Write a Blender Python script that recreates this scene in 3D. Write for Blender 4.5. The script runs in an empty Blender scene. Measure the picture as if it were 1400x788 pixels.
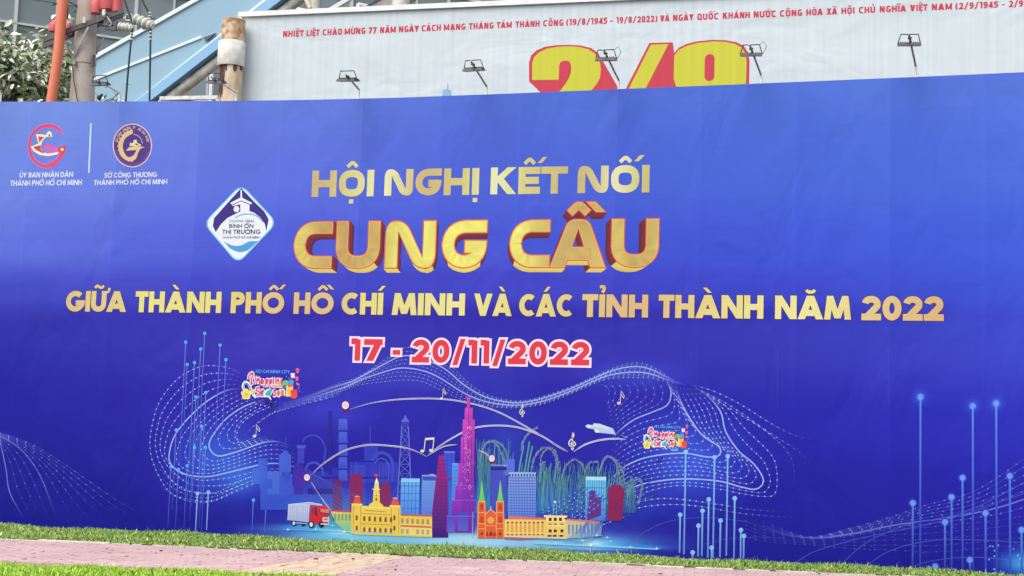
import bpy, math, random, unicodedata
import numpy as np
from mathutils import Vector, Matrix
random.seed(7)
rng = np.random.default_rng(11)
SC = bpy.context.scene
COL = SC.collection

# ------------------------------------------------------------------ camera
F = 2022.0; W0, H0 = 1400, 788
ROLL = 0.03
def camera_basis():
    H = np.array([(-7394-700)/F, (355-394)/F, 1.0]); H /= np.linalg.norm(H)
    p = math.atan(-(H[0]*math.sin(ROLL)-H[1]*math.cos(ROLL))/H[2])
    X = -H
    Z = np.array([math.sin(ROLL)*math.cos(p), -math.cos(ROLL)*math.cos(p), math.sin(p)])
    return np.array([X, np.cross(Z, X), Z])
RB = camera_basis()
CAMP = np.array([0, -19.516, 1.55])
def ray(x, y): return RB @ np.array([(x-W0/2)/F, (y-H0/2)/F, 1.0])
def at(x, y, Y=0.0):
    """world point of the photo ray on the vertical plane at depth Y"""
    d = ray(x, y); return CAMP + d*((Y-CAMP[1])/d[1])
def on_ground(x, y, z=0.0):
    d = ray(x, y); return CAMP + d*((z-CAMP[2])/d[2])
cd = bpy.data.cameras.new('camera'); co = bpy.data.objects.new('camera', cd); COL.objects.link(co)
R = RB
m = Matrix(((R[0][0], -R[0][1], -R[0][2], CAMP[0]), (R[1][0], -R[1][1], -R[1][2], CAMP[1]), (R[2][0], -R[2][1], -R[2][2], CAMP[2]), (0, 0, 0, 1)))
co.matrix_world = m
cd.sensor_width = 36; cd.lens = 36*F/W0; cd.clip_start = .1; cd.clip_end = 3000
SC.camera = co
SC.render.resolution_x = 1024; SC.render.resolution_y = 576

# ------------------------------------------------------------------ light
SUN_EL, SUN_AZ = math.radians(58), math.radians(205)     # azimuth clockwise from +Y; the sun stands behind the camera, a little left
world = bpy.data.worlds.new('World'); SC.world = world; world.use_nodes = True
wn = world.node_tree.nodes; wl = world.node_tree.links; wn.clear()
sky = wn.new('ShaderNodeTexSky'); sky.sky_type = 'NISHITA'; sky.sun_disc = False
sky.sun_elevation = SUN_EL; sky.sun_rotation = SUN_AZ
sky.air_density = 1.0; sky.dust_density = 4.0; sky.ozone_density = 1.0
hs = wn.new('ShaderNodeHueSaturation'); hs.inputs['Saturation'].default_value = 0.35
bg_ = wn.new('ShaderNodeBackground'); bg_.inputs[1].default_value = 0.15
wo = wn.new('ShaderNodeOutputWorld')
wl.new(sky.outputs[0], hs.inputs['Color']); wl.new(hs.outputs[0], bg_.inputs[0]); wl.new(bg_.outputs[0], wo.inputs[0])
sd = bpy.data.lights.new('sun', 'SUN'); sd.energy = 1.1; sd.angle = math.radians(75); sd.color = (1, .96, .9)
so = bpy.data.objects.new('sun', sd); COL.objects.link(so)
sv = Vector((math.sin(SUN_AZ)*math.cos(SUN_EL), math.cos(SUN_AZ)*math.cos(SUN_EL), math.sin(SUN_EL)))
so.rotation_euler = sv.to_track_quat('Z', 'Y').to_euler(); so.location = (-6, -30, 30)
SC.view_settings.view_transform = 'Standard'; SC.view_settings.look = 'None'
SC.view_settings.exposure = 0.72; SC.view_settings.gamma = 1; SC.view_settings.use_curve_mapping = False

# ------------------------------------------------------------------ helpers
def lin(c):
    c = np.asarray(c, float)/255.0
    return np.where(c <= .04045, c/12.92, ((c+.055)/1.055)**2.4)
INK = 0.755                       # print reflects a little less than paper white
def tag(o, label=None, cat=None, group=None, kind=None):
    if label: o['label'] = label
    if cat: o['category'] = cat
    if group: o['group'] = group
    if kind: o['kind'] = kind
    return o
def empty(name, loc, label=None, cat=None, group=None, rz=0):
    o = bpy.data.objects.new(name, None); COL.objects.link(o); o.location = loc; o.rotation_euler = (0, 0, rz)
    o.empty_display_size = .2
    bpy.context.view_layer.update()
    return tag(o, label, cat, group)
def link(name, me, mat=None, parent=None, loc=None):
    """link a mesh given in world coordinates (or local ones when loc is given) under its thing"""
    o = bpy.data.objects.new(name, me); COL.objects.link(o)
    if mat and not me.materials: me.materials.append(mat)
    if parent:
        o.parent = parent
        if loc is None: o.matrix_parent_inverse = parent_inv(parent)
        else: o.location = loc
    elif loc is not None: o.location = loc
    return o
def parent_inv(p):
    M_ = Matrix.Identity(4); q = p
    chain = []
    while q: chain.append(q); q = q.parent
    for q in reversed(chain):
        M_ = M_ @ q.matrix_parent_inverse @ Matrix.LocRotScale(q.location, q.rotation_euler, q.scale)
    return M_.inverted()
class MB:
    def __init__(s): s.v = []; s.f = []; s.sm = []
    def add(s, vs, fs, smooth=False):
        n = len(s.v); s.v += [tuple(map(float, p)) for p in vs]; s.f += [tuple(i+n for i in f) for f in fs]; s.sm += [smooth]*len(fs); return s
    def box(s, c, d, rot=None, bev=0):
        hx, hy, hz = d[0]/2, d[1]/2, d[2]/2
        P = [Vector((x, y, z)) for x in (-hx, hx) for y in (-hy, hy) for z in (-hz, hz)]
        if rot is not None: P = [rot @ p for p in P]
        c = Vector(c)
        return s.add([c+p for p in P], [(0, 1, 3, 2), (4, 6, 7, 5), (0, 4, 5, 1), (2, 3, 7, 6), (0, 2, 6, 4), (1, 5, 7, 3)])
    def bar(s, a, b, w, h, up=(0, 0, 1)):
        a = Vector(a); b = Vector(b); d = (b-a).normalized(); u = Vector(up)
        x = d.cross(u); x = x.normalized() if x.length > 1e-4 else Vector((1, 0, 0)); y = x.cross(d).normalized()
        P = [q+x*(i*w/2)+y*(j*h/2) for q in (a, b) for i in (-1, 1) for j in (-1, 1)]
        return s.add(P, [(0, 1, 3, 2), (4, 6, 7, 5), (0, 4, 5, 1), (2, 3, 7, 6), (0, 2, 6, 4), (1, 5, 7, 3)])
    def tube(s, pts, r, seg=10, caps=True):
        pts = [Vector(p) for p in pts]; n = len(pts)
        rs = list(r) if hasattr(r, '__len__') else [r]*n
        vs = []; fs = []; t0 = (pts[1]-pts[0]).normalized()
        x = t0.orthogonal().normalized()
        for i, p in enumerate(pts):
            t = ((pts[min(i+1, n-1)]-pts[max(i-1, 0)])).normalized()
            x = (x-t*x.dot(t)).normalized(); y = t.cross(x)
            for k in range(seg):
                a = 2*math.pi*k/seg; vs.append(p+(x*math.cos(a)+y*math.sin(a))*rs[i])
        for i in range(n-1):
            for k in range(seg):
                a = i*seg+k; b = i*seg+(k+1) % seg; fs.append((a, b, b+seg, a+seg))
        s.add(vs, fs, True)
        if caps:
            s.add(vs[:seg], [tuple(range(seg))[::-1]]); s.add(vs[-seg:], [tuple(range(seg))])
        return s
    def prism(s, poly, a, b):
        """polygon of (x, z) extruded from y=a to y=b"""
        n = len(poly); vs = [(p[0], a, p[1]) for p in poly]+[(p[0], b, p[1]) for p in poly]
        fs = [tuple(range(n)), tuple(range(2*n-1, n-1, -1))]+[(i, i+n, (i+1) % n+n, (i+1) % n) for i in range(n)]
        return s.add(vs, fs)
    def mesh(s, name='m'):
        me = bpy.data.meshes.new(name); me.from_pydata(s.v, [], s.f)
        me.polygons.foreach_set('use_smooth', s.sm); me.update(); return me
    def build(s, name, mat, parent=None, kind=None):
        o = link(name, s.mesh(name), mat, parent)
        if kind: o['kind'] = kind
        return o

# ------------------------------------------------------------------ materials
def mat(name, col=(.5, .5, .5), rough=.6, metal=0, noise=None, bump=None, spec=.5, attr=None, rnd=None, stretch=(1, 1, 1), sag=None):
    """noise=(scale, colour2, contrast), bump=(scale, strength), attr=colour attribute, rnd=per-object variation"""
    M_ = bpy.data.materials.new(name); M_.use_nodes = True; nt = M_.node_tree; N = nt.nodes; L = nt.links
    b = N['Principled BSDF']; b.inputs['Roughness'].default_value = rough; b.inputs['Metallic'].default_value = metal
    b.inputs['Specular IOR Level'].default_value = spec
    b.inputs['Base Color'].default_value = (*col, 1)
    tc = N.new('ShaderNodeTexCoord'); mp = N.new('ShaderNodeMapping'); mp.inputs['Scale'].default_value = stretch
    L.new(tc.outputs['Object'], mp.inputs[0])
    src = None
    if attr:
        a = N.new('ShaderNodeVertexColor'); a.layer_name = attr; src = a.outputs[0]
    if noise:
        t = N.new('ShaderNodeTexNoise'); t.inputs['Scale'].default_value = noise[0]; t.inputs['Detail'].default_value = 6; L.new(mp.outputs[0], t.inputs[0])
        r = N.new('ShaderNodeValToRGB'); k = noise[2]
        r.color_ramp.elements[0].position = .5-k; r.color_ramp.elements[1].position = .5+k
        L.new(t.outputs[0], r.inputs[0])
        mx = N.new('ShaderNodeMix'); mx.data_type = 'RGBA'; L.new(r.outputs[0], mx.inputs[0])
        if src: mx.blend_type = 'MULTIPLY'; L.new(src, mx.inputs[6])
        else: mx.inputs[6].default_value = (*col, 1)
        mx.inputs[7].default_value = (*noise[1], 1); src = mx.outputs[2]
    if rnd:
        oi = N.new('ShaderNodeObjectInfo'); h = N.new('ShaderNodeHueSaturation')
        mr = N.new('ShaderNodeMapRange'); mr.inputs[3].default_value = 1-rnd; mr.inputs[4].default_value = 1+rnd
        L.new(oi.outputs['Random'], mr.inputs[0]); L.new(mr.outputs[0], h.inputs['Value'])
        if src: L.new(src, h.inputs['Color'])
        else: h.inputs['Color'].default_value = (*col, 1)
        src = h.outputs[0]
    if src: L.new(src, b.inputs['Base Color'])
    if bump:
        t = N.new('ShaderNodeTexNoise'); t.inputs['Scale'].default_value = bump[0]; t.inputs['Detail'].default_value = 5; L.new(mp.outputs[0], t.inputs[0])
        bp = N.new('ShaderNodeBump'); bp.inputs['Strength'].default_value = bump[1]; bp.inputs['Distance'].default_value = .02
        L.new(t.outputs[0], bp.inputs['Height']); L.new(bp.outputs[0], b.inputs['Normal'])
        if sag:      # broad soft folds of slack sheeting
            m2 = N.new('ShaderNodeMapping'); m2.inputs['Scale'].default_value = sag[0]; L.new(tc.outputs['Object'], m2.inputs[0])
            t2 = N.new('ShaderNodeTexNoise'); t2.inputs['Scale'].default_value = 1; t2.inputs['Detail'].default_value = 3; t2.inputs['Distortion'].default_value = .6; L.new(m2.outputs[0], t2.inputs[0])
            b2 = N.new('ShaderNodeBump'); b2.inputs['Strength'].default_value = sag[2]; b2.inputs['Distance'].default_value = sag[1]
            L.new(t2.outputs[0], b2.inputs['Height']); L.new(b2.outputs[0], bp.inputs['Normal'])
    return M_
M_ink = mat('printed_vinyl', attr='ink', rough=.48, spec=.16, noise=(1.0, (.945, .945, .97), .25), bump=(1.0, .07), stretch=(.35, 1, 26), sag=((1.1, 1, .55), .10, .55))
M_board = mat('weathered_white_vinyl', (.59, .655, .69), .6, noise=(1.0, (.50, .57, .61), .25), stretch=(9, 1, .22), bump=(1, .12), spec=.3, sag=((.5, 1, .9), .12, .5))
M_bink = mat('weathered_print', attr='ink', rough=.6, noise=(1.0, (.86, .86, .86), .3), stretch=(9, 1, .22), spec=.3)
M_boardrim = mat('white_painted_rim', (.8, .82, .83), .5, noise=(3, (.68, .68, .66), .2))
M_steel = mat('galvanised_steel', (.42, .43, .44), .5, .6, noise=(8, (.3, .3, .3), .2))
M_white = mat('white_painted_steel', (.78, .78, .76), .45, noise=(9, (.6, .58, .53), .12))
M_grey = mat('grey_painted_arm', (.30, .29, .30), .5, .3)
M_lamp = mat('dark_lamp_housing', (.035, .035, .045), .45)
M_lens = mat('lamp_glass', (.05, .05, .055), .3)
M_conc = mat('pole_concrete', (.52, .46, .40), .85, noise=(5, (.40, .345, .30), .25), bump=(30, .25))
M_rust = mat('rusty_cream_pipe', (.74, .64, .50), .8, noise=(4, (.50, .34, .20), .13), stretch=(1, 1, .45), bump=(20, .3))
M_rustdark = mat('dark_rust_drip', (.16, .05, .035), .9, noise=(14, (.05, .02, .02), .2), stretch=(1, 1, .3))
M_rustcap = mat('rust_blotched_cap', (.66, .52, .36), .85, noise=(7, (.40, .20, .09), .10), bump=(25, .4))
M_collar = mat('dirty_white_collar', (.72, .72, .68), .6, noise=(6, (.5, .47, .42), .2))
M_orange = mat('orange_conduit', (.74, .17, .08), .5, noise=(4, (.68, .21, .12), .25))
M_red = mat('faded_red_insulation', (.62, .085, .105), .55, noise=(9, (.5, .12, .12), .25))
M_dark = mat('dark_crossarm_steel', (.055, .055, .07), .6, noise=(12, (.12, .11, .11), .2))
M_ceram = mat('white_ceramic', (.66, .66, .60), .25, noise=(8, (.5, .5, .44), .25))
M_wire = mat('black_cable', (.015, .015, .018), .5)
M_blue = mat('pale_blue_cladding', (.27, .43, .54), .5, noise=(.5, (.22, .37, .49), .3), bump=(3, .1))
M_bluepipe = mat('blue_painted_edge', (.20, .40, .64), .45, noise=(2, (.24, .44, .66), .25))
M_trim = mat('pale_trim', (.66, .74, .78), .5)
M_gutter = mat('dirty_white_gutter', (.66, .66, .64), .6, noise=(3, (.42, .38, .33), .12))
M_glass = mat('dark_office_glass', (.15, .195, .22), .3, rnd=.22, spec=.5, noise=(.4, (.21, .25, .27), .2))
M_mull = mat('pale_mullion', (.55, .59, .62), .5)
M_leaf = mat('glossy_leaf', (.075, .125, .035), .28, rnd=.45, spec=.7, attr='ink')
M_bark = mat('grey_bark', (.16, .13, .10), .9, noise=(12, (.08, .07, .06), .2), bump=(30, .5))
M_soil = mat('soil_and_thatch', (.07, .085, .025), .95, noise=(14, (.10, .08, .04), .2), bump=(30, .5))
M_grass = mat('grass_blade', attr='ink', rough=.45, spec=.4)
M_pave = mat('sand_bed', (.30, .24, .20), .95, noise=(30, (.18, .14, .12), .2))
M_pink = mat('pink_concrete_paver', (.53, .375, .36), .85, rnd=.10, noise=(1.6, (.43, .28, .28), .2), bump=(60, .3))
M_yel = mat('yellow_concrete_paver', (.60, .46, .31), .85, rnd=.08, noise=(2, (.50, .37, .27), .2), bump=(60, .3))
M_kerb = mat('pale_kerb_stone', (.62, .56, .46), .85, rnd=.12, noise=(6, (.42, .36, .28), .2), bump=(40, .3))
M_debris = mat('dry_leaf_litter', (.05, .03, .02), .9)

# ------------------------------------------------------------------ flat print (lettering and artwork on a vertical sheet)
def catmull(P, n=10, closed=False):
    P = [np.array(p, float) for p in P]; out = []
    N = len(P)
    for i in range(N if closed else N-1):
        if closed: a, b, c, d = P[(i-1) % N], P[i], P[(i+1) % N], P[(i+2) % N]
        else: a, b, c, d = P[max(i-1, 0)], P[i], P[i+1], P[min(i+2, N-1)]
        for k in range(n):
            t = k/n
            out.append(.5*((2*b)+(-a+c)*t+(2*a-5*b+4*c-d)*t*t+(-a+3*b-3*c+d)*t**3))
    if not closed: out.append(P[-1])
    return np.array(out)
def resample(P, n):
    P = np.asarray(P, float); d = np.r_[0, np.cumsum(np.hypot(*np.diff(P, axis=0).T))]
    t = np.linspace(0, d[-1], n); return np.c_[np.interp(t, d, P[:, 0]), np.interp(t, d, P[:, 1])]
def fillet(P, r, closed=False, n=6):
    """round the corners of a polyline"""
    P = [np.array(p, float) for p in P]; out = []; N = len(P)
    for i in range(N):
        if not closed and i in (0, N-1): out.append(P[i]); continue
        a, b, c = P[i-1], P[i], P[(i+1) % N]
        ra = min(r, np.linalg.norm(a-b)*.5 if closed or (i > 1) else np.linalg.norm(a-b)*.98, np.linalg.norm(c-b)*.5 if closed or (i < N-2) else np.linalg.norm(c-b)*.98)
        p = b+(a-b)/np.linalg.norm(a-b)*ra; q = b+(c-b)/np.linalg.norm(c-b)*ra
        for k in range(n+1):
            t = k/n; out.append((1-t)**2*p*1+2*t*(1-t)*(b*.86+(p+q)/2*.14)+t*t*q)
    return np.array(out)
def arc(cx, cy, rx, ry, a0, a1, e=2.0, n=22):
    t = np.radians(np.linspace(a0, a1, n)); c, s = np.cos(t), np.sin(t)
    return np.c_[cx+rx*np.sign(c)*abs(c)**(2/e), cy+ry*np.sign(s)*abs(s)**(2/e)]

def rounded(P):
    out = []; n = len(P)
    for i, (x, y, r) in enumerate(P):
        b = np.array([x, y]); a = np.array(P[i-1][:2]); c = np.array(P[(i+1) % n][:2])
        if r <= 0: out.append(b); continue
        p = b+(a-b)/np.linalg.norm(a-b)*min(r, np.linalg.norm(a-b)*.5); q = b+(c-b)/np.linalg.norm(c-b)*min(r, np.linalg.norm(c-b)*.5)
        for k in range(8): t = k/7; out.append((1-t)**2*p+2*t*(1-t)*b+t*t*q)
    return np.array(out)
def grow_poly(P, g):
    """offset a counter-clockwise outline outwards by g"""
    d0 = P-np.roll(P, 1, 0); d1 = np.roll(P, -1, 0)-P
    nr = lambda d: np.c_[d[:, 1], -d[:, 0]]/np.maximum(np.hypot(d[:, 0], d[:, 1]), 1e-9)[:, None]
    n0, n1 = nr(d0), nr(d1); nn = n0+n1; nn /= np.maximum(np.hypot(nn[:, 0], nn[:, 1]), .3)[:, None]
    return P+nn*(g/np.maximum((nn*n0).sum(1), .45))[:, None]
class Sheet:
    """flat print lying on the plane y=Y of the place; shapes are given in sheet metres (x, z)"""
    def __init__(s, Y, mat): s.Y = Y; s.mat = mat; s.parts = []; s.cur = None; s.order = []
    def part(s, name): s.cur = [[], [], []]; s.parts.append((name, s.cur))
    def prim(s, L, n0, f0): s.order.append((L, len(s.order), s.cur, n0, len(s.cur[0]), f0, len(s.cur[1])))
    def stack(s):
        """lay every printed shape just in front of whatever lies under it (0.08 mm a layer)"""
        C_ = .04; top = {}
        for L, _, (V, Fc, C), n0, n1, f0, f1 in sorted(s.order, key=lambda q: q[:2]):
            cells = set()
            for f in Fc[f0:f1]:
                xs = [V[i][0] for i in f]; zs = [V[i][2] for i in f]
                for i in range(math.floor(min(xs)/C_), math.floor(max(xs)/C_)+1):
                    for j in range(math.floor(min(zs)/C_), math.floor(max(zs)/C_)+1): cells.add((i, j))
            lv = 1+max((top.get(c, 0) for c in cells), default=0)
            for c in cells: top[c] = lv
            y = s.Y-.0015-lv*.00008
            for i in range(n0, n1): V[i] = (V[i][0], y, V[i][2])
    def uv(s, x, y): p = at(x, y, s.Y); return np.array([p[0], p[2]])
    def UV(s, P): return np.array([s.uv(*p) for p in P])
    def face(s, pts, L, cols):
        V, Fc, C = s.cur; n = len(V); y = s.Y; f0 = len(Fc); pts = np.asarray(pts)
        a = np.sum(pts[:, 0]*np.roll(pts[:, 1], -1)-np.roll(pts[:, 0], -1)*pts[:, 1])
        idx = range(len(pts)) if a > 0 else range(len(pts)-1, -1, -1)
        for i in idx: V.append((pts[i][0], y, pts[i][1])); C.append(cols[i] if np.ndim(cols[0]) else cols)
        Fc.append(tuple(range(n, n+len(pts)))); s.prim(L, n, f0)
    def quads(s, A, B, L, CA, CB, closed=False):
        V, Fc, C = s.cur; n = len(V); y = s.Y; f0 = len(Fc); N = len(A)
        for i in range(N):
            V.append((A[i][0], y, A[i][1])); V.append((B[i][0], y, B[i][1])); C.append(CA[i]); C.append(CB[i])
        for i in range(N if closed else N-1):
            j = (i+1) % N; f = (n+2*i, n+2*i+1, n+2*j+1, n+2*j)
            p = [V[k] for k in f]; a = sum(p[k][0]*p[(k+1) % 4][2]-p[(k+1) % 4][0]*p[k][2] for k in range(4))
            Fc.append(f if a > 0 else f[::-1])
        s.prim(L, n, f0)
    def ribbon(s, P, w, L, col, closed=False, step=.12):
        """stroke of width w (number or per-point) along P; col is a colour or f(points, t) -> colours"""
        P = np.asarray(P, float)
        Q = [P[0]]; Wd = [w[0]] if np.ndim(w) else None
        for i in range(len(P)-(0 if closed else 1)):
            a, b = P[i], P[(i+1) % len(P)]; k = max(1, int(np.linalg.norm(b-a)/step))
            for j in range(1, k+1):
                if closed and i == len(P)-1 and j == k: break
                Q.append(a+(b-a)*j/k)
                if Wd is not None: Wd.append(w[i]+(w[i+1]-w[i])*j/k)
        keep = [0]+[i for i in range(1, len(Q)) if np.hypot(*(Q[i]-Q[i-1])) > 1e-5]
        if closed and np.hypot(*(Q[keep[-1]]-Q[0])) < 1e-5: keep.pop()
        Q = [Q[i] for i in keep]
        if Wd is not None: Wd = [Wd[i] for i in keep]
        P = np.array(Q); w_ = np.array(Wd) if Wd is not None else np.full(len(P), float(w))
        if closed: d0 = P-np.roll(P, 1, 0); d1 = np.roll(P, -1, 0)-P
        else: d = np.diff(P, axis=0); d0 = np.r_[d[:1], d]; d1 = np.r_[d, d[-1:]]
        nrm = lambda d: np.c_[-d[:, 1], d[:, 0]]/np.maximum(np.hypot(d[:, 0], d[:, 1]), 1e-9)[:, None]
        n0, n1 = nrm(d0), nrm(d1); nn = n0+n1; ln = np.maximum(np.hypot(nn[:, 0], nn[:, 1]), .6); nn = nn/ln[:, None]
        k = np.clip(1/np.maximum((nn*n0).sum(1), .35), 1, 1.8)
        A = P+nn*(w_*k/2)[:, None]; B = P-nn*(w_*k/2)[:, None]
        t = np.linspace(0, 1, len(P))
        CA, CB = (col(A, t), col(B, t)) if callable(col) else ([col]*len(P), [col]*len(P))
        s.quads(A, B, L, CA, CB, closed)
        return A, B
    def build(s, parent):
        s.stack()
        for name, (V, Fc, C) in s.parts:
            if not V: continue
            me = bpy.data.meshes.new(name); me.from_pydata(V, [], Fc)
            a = me.color_attributes.new('ink', 'FLOAT_COLOR', 'POINT')
            C = np.clip(np.array(C), 0, 1); a.data.foreach_set('color', np.c_[C, np.ones(len(C))].ravel().astype(np.float32))
            o = link(name, me, s.mat, parent)
            if name in ('scuff_print', 'wave_print', 'skyline_print'): o['kind'] = 'stuff'

# -- own letter shapes: strokes inside a box of height 1; ('r', points, closed) or ('d', x0, y0, x1, y1, horizontal width)
GEO = dict(A=.98, B=.66, C=.80, D=.80, E=.56, F=.54, G=.96, H=.76, I=0, J=.5, K=.76, L=.52, M=1.02, N=.84, O=1.02, P=.66, Q=1.02, R=.68, S=.62, T=.62, U=.76, V=.94, W=1.3, X=.8, Y=.8, Z=.7)
SQ = dict(A=1.1, B=.8, C=.92, D=.9, E=.80, F=.7, G=.95, H=.93, I=0, J=.5, K=.95, L=.7, M=1.1, N=1.05, O=.96, P=.8, Q=.96, R=.85, S=.85, T=.98, U=.98, V=1.0, W=1.4, X=.9, Y=.9, Z=.8)
CND = dict(A=.62, B=.54, C=.54, D=.54, E=.44, F=.42, G=.55, H=.56, I=0, J=.4, K=.58, L=.42, M=.70, N=.56, O=.55, P=.52, Q=.56, R=.55, S=.52, T=.48, U=.55, V=.58, W=.8, X=.56, Y=.56, Z=.5)
STY = {'geo': (GEO, .25, .035, .34), 'sq': (SQ, .262, .08, .36), 'title': (SQ, .27, .07, .30), 'cnd': (CND, .21, .07, .24), 'small': (GEO, .185, .09, .34), 'date': (GEO, .235, .12, .42)}
def glyph(ch, sty, w):
    T = STY[sty][0]; sq = sty in ('sq', 'title'); e = {'geo': 2.0, 'small': 2.1, 'date': 2.1, 'cnd': 3.2}.get(sty, 3)
    h = w/2; W = T.get(ch)
    num = {'geo': .66, 'small': .62, 'date': .70, 'cnd': .50}.get(sty, .7)
    if W is None:
        W = {'/': .5, '-': .42, '(': .28, ')': .28, '1': w*1.55, ',': w, '.': w}.get(ch, num)
    if ch == 'I': W = w
    R_ = (W-w)/2 if not sq else .30
    r = lambda *p, c=False: ('r', np.array(p, float), c)
    bowl = lambda y0, y1, x1: ('r', fillet([(h, y1-h), (x1-h, y1-h), (x1-h, y0+h), (h, y0+h)], min((y1-y0)/2-h, x1-w)), False)
    stem = r((h, 0), (h, 1)); g = []
    if ch == 'A':
        hw = w*1.12
        if sq: g = [('p', rounded([(0, 0, 0), (W/2-.20, 1, .16), (W/2+.20, 1, .16), (W, 0, 0), (W-w*1.12, 0, 0), (W/2, .80, 0), (w*1.12, 0, 0)][::-1])), r((W*.24, .29), (W*.76, .29))]
        else: g = [('d', hw/2, 0, W/2, 1, hw), ('d', W-hw/2, 0, W/2, 1, hw), r((W*.25, .27), (W*.75, .27))]
    elif ch == 'B': g = [stem, bowl(.46, 1, W*.94), bowl(0, .46+w, W)]
    elif ch in 'CG':
        if sq:
            g = [('r', fillet([(W, 1-h), (h, 1-h), (h, h), (W, h)] if ch == 'C' else [(W, 1-h), (h, 1-h), (h, h), (W-h, h), (W-h, .58)], .36), False)]
            if ch == 'G': g.append(r((W*.50, .58-h), (W-h, .58-h)))
        else:
            g = [('r', arc(W*.57, .5, W*.57-h, .5-h, 52, 308, e, 30), False)] if ch == 'C' else [('r', arc(W/2+.02, .5, W/2-h, .5-h, 46, 345, e, 30), False)]
            if ch == 'G': g.append(r((W*.54, .42), (W, .42)))
    elif ch == 'D': g = [stem, ('r', fillet([(h, 1-h), (W-h, 1-h), (W-h, h), (h, h)], .42 if not sq else .3), False)]
    elif ch == 'Đ': g = glyph('D', sty, w)[0]+[r((-.12, .5), (W*.45, .5))]
    elif ch == 'E': g = [stem, r((h, 1-h), (W, 1-h)), r((h, .5), (W*.94, .5)), r((h, h), (W, h))]
    elif ch == 'F': g = [stem, r((h, 1-h), (W, 1-h)), r((h, .5), (W*.94, .5))]
    elif ch == 'H': g = [stem, r((W-h, 0), (W-h, 1)), r((h, .5), (W-h, .5))]
    elif ch == 'I': g = [stem]
    elif ch == 'K': hw = w*1.25; g = [stem, ('d', h+.02, .42, W-hw/2, 1, hw), ('d', W-hw*.48, 0, h+.16, .62, hw)]
    elif ch == 'L': g = [stem, r((h, h), (W, h))]
    elif ch == 'M': hw = w*.95; g = [('d', hw/2, 0, hw*.5+W*.10, 1, hw), ('d', W-hw/2, 0, W-hw*.5-W*.10, 1, hw), ('d', W/2, 0.05, hw*.5+W*.10, 1, hw), ('d', W/2, 0.05, W-hw*.5-W*.10, 1, hw)] if sty != 'cnd' else [stem, r((W-h, 0), (W-h, 1)), ('d', W/2, .1, h, 1, w*.8), ('d', W/2, .1, W-h, 1, w*.8)]
    elif ch == 'N':
        if sq: g = [('p', rounded([(0, 0, 0), (0, 1, .34), (W*.40, 1, .24), (W-w, .24, 0), (W-w, 1, 0), (W, 1, 0), (W, 0, .34), (W*.60, 0, .24), (w, .76, 0), (w, 0, 0)][::-1]))]
        else: g = [stem, r((W-h, 0), (W-h, 1)), ('d', W-h, 0, h, 1, w*1.1)]
    elif ch in 'OQ0':
        if sq: g = [('r', fillet([(h, h), (W-h, h), (W-h, 1-h), (h, 1-h)], .3, True), True)]
        else: g = [('r', arc(W/2, .5, W/2-h, .5-h, 0, 352, e, 34), True)]
        if ch == 'Q': g.append(('d', W*.92, -.05, W*.6, .3, w))
    elif ch == 'P': g = [stem, bowl(.38, 1, W)]
    elif ch == 'R': g = [stem, bowl(.40, 1, W*.96), ('d', W-w*.55, 0, W*.45, .5, w*1.15)]
    elif ch == 'S': g = [('r', fillet([(W-.02, 1-h), (h, 1-h), (h, .5), (W-h, .5), (W-h, h), (.02, h)], .2), False)]
    elif ch == 'T': g = [r((0, 1-h), (W, 1-h)), r((W/2, 0), (W/2, 1))]
    elif ch == 'U': g = [('r', fillet([(h, 1), (h, h), (W-h, h), (W-h, 1)], .33 if not sq else .30), False)]
    elif ch == 'V': hw = w*1.12; g = [('d', W/2, 0, hw/2, 1, hw), ('d', W/2, 0, W-hw/2, 1, hw)]
    elif ch == 'X': hw = w*1.1; g = [('d', W-hw/2, 0, hw/2, 1, hw), ('d', hw/2, 0, W-hw/2, 1, hw)]
    elif ch == 'Y': hw = w*1.15; g = [('d', W/2, .38, hw/2, 1, hw), ('d', W/2, .38, W-hw/2, 1, hw), r((W/2, 0), (W/2, .45))]
    elif ch == '1': g = [r((W-h, 0), (W-h, 1)), r((0, 1-h*.8), (W-h, 1-h*.8))]
    elif ch == '2': q_ = arc(W/2, 1-h-(.5-h)*.56, W/2-h, (.5-h)*.56, 172, -38, 2.1, 16); g = [('r', np.r_[q_, [(w*.75, h*1.1)]], False), r((0, h), (W, h))]
    elif ch == '4': g = [r((W*.72, 0), (W*.72, 1)), r((0, .26), (W, .26)), ('d', h, .2, W*.68, 1, w)]
    elif ch == '5': g = [r((h*.6+.04, 1-h), (W-.03, 1-h)), r((h+.02, .52), (h+.02, 1)), ('r', fillet([(h, .60), (W-h, .60), (W-h, h), (0, h)], .25), False)]
    elif ch == '7': g = [r((0, 1-h), (W, 1-h)), ('d', W*.34, 0, W-w*.62, 1-w*.5, w*1.12)]
    elif ch == '8': g = [('r', arc(W/2, .735, W/2-h*1.1, .265-h*.9, 0, 350, 2.4, 20), True), ('r', arc(W/2, .27, W/2-h, .27-h*.9, 0, 350, 2.4, 20), True)]
    elif ch == '9': g = [('r', arc(W/2, .68, W/2-h, .32-h, 0, 350, 2.6, 22), True), ('r', fillet([(W-h, .66), (W-h, h), (h*.8, h)], .25), False)]
    elif ch == '/': hw = w*.85; g = [('d', hw/2, -.1, W-hw/2, 1.06, hw)]
    elif ch == '-': g = [r((0, .42), (W, .42))]
    elif ch == '(': g = [('r', arc(W*1.4, .45, W*1.2, .62, 130, 230, 2, 10), False)]
    elif ch == ')': g = [('r', arc(-W*.4, .45, W*1.2, .62, 50, -50, 2, 10), False)]
    return g, W
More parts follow.
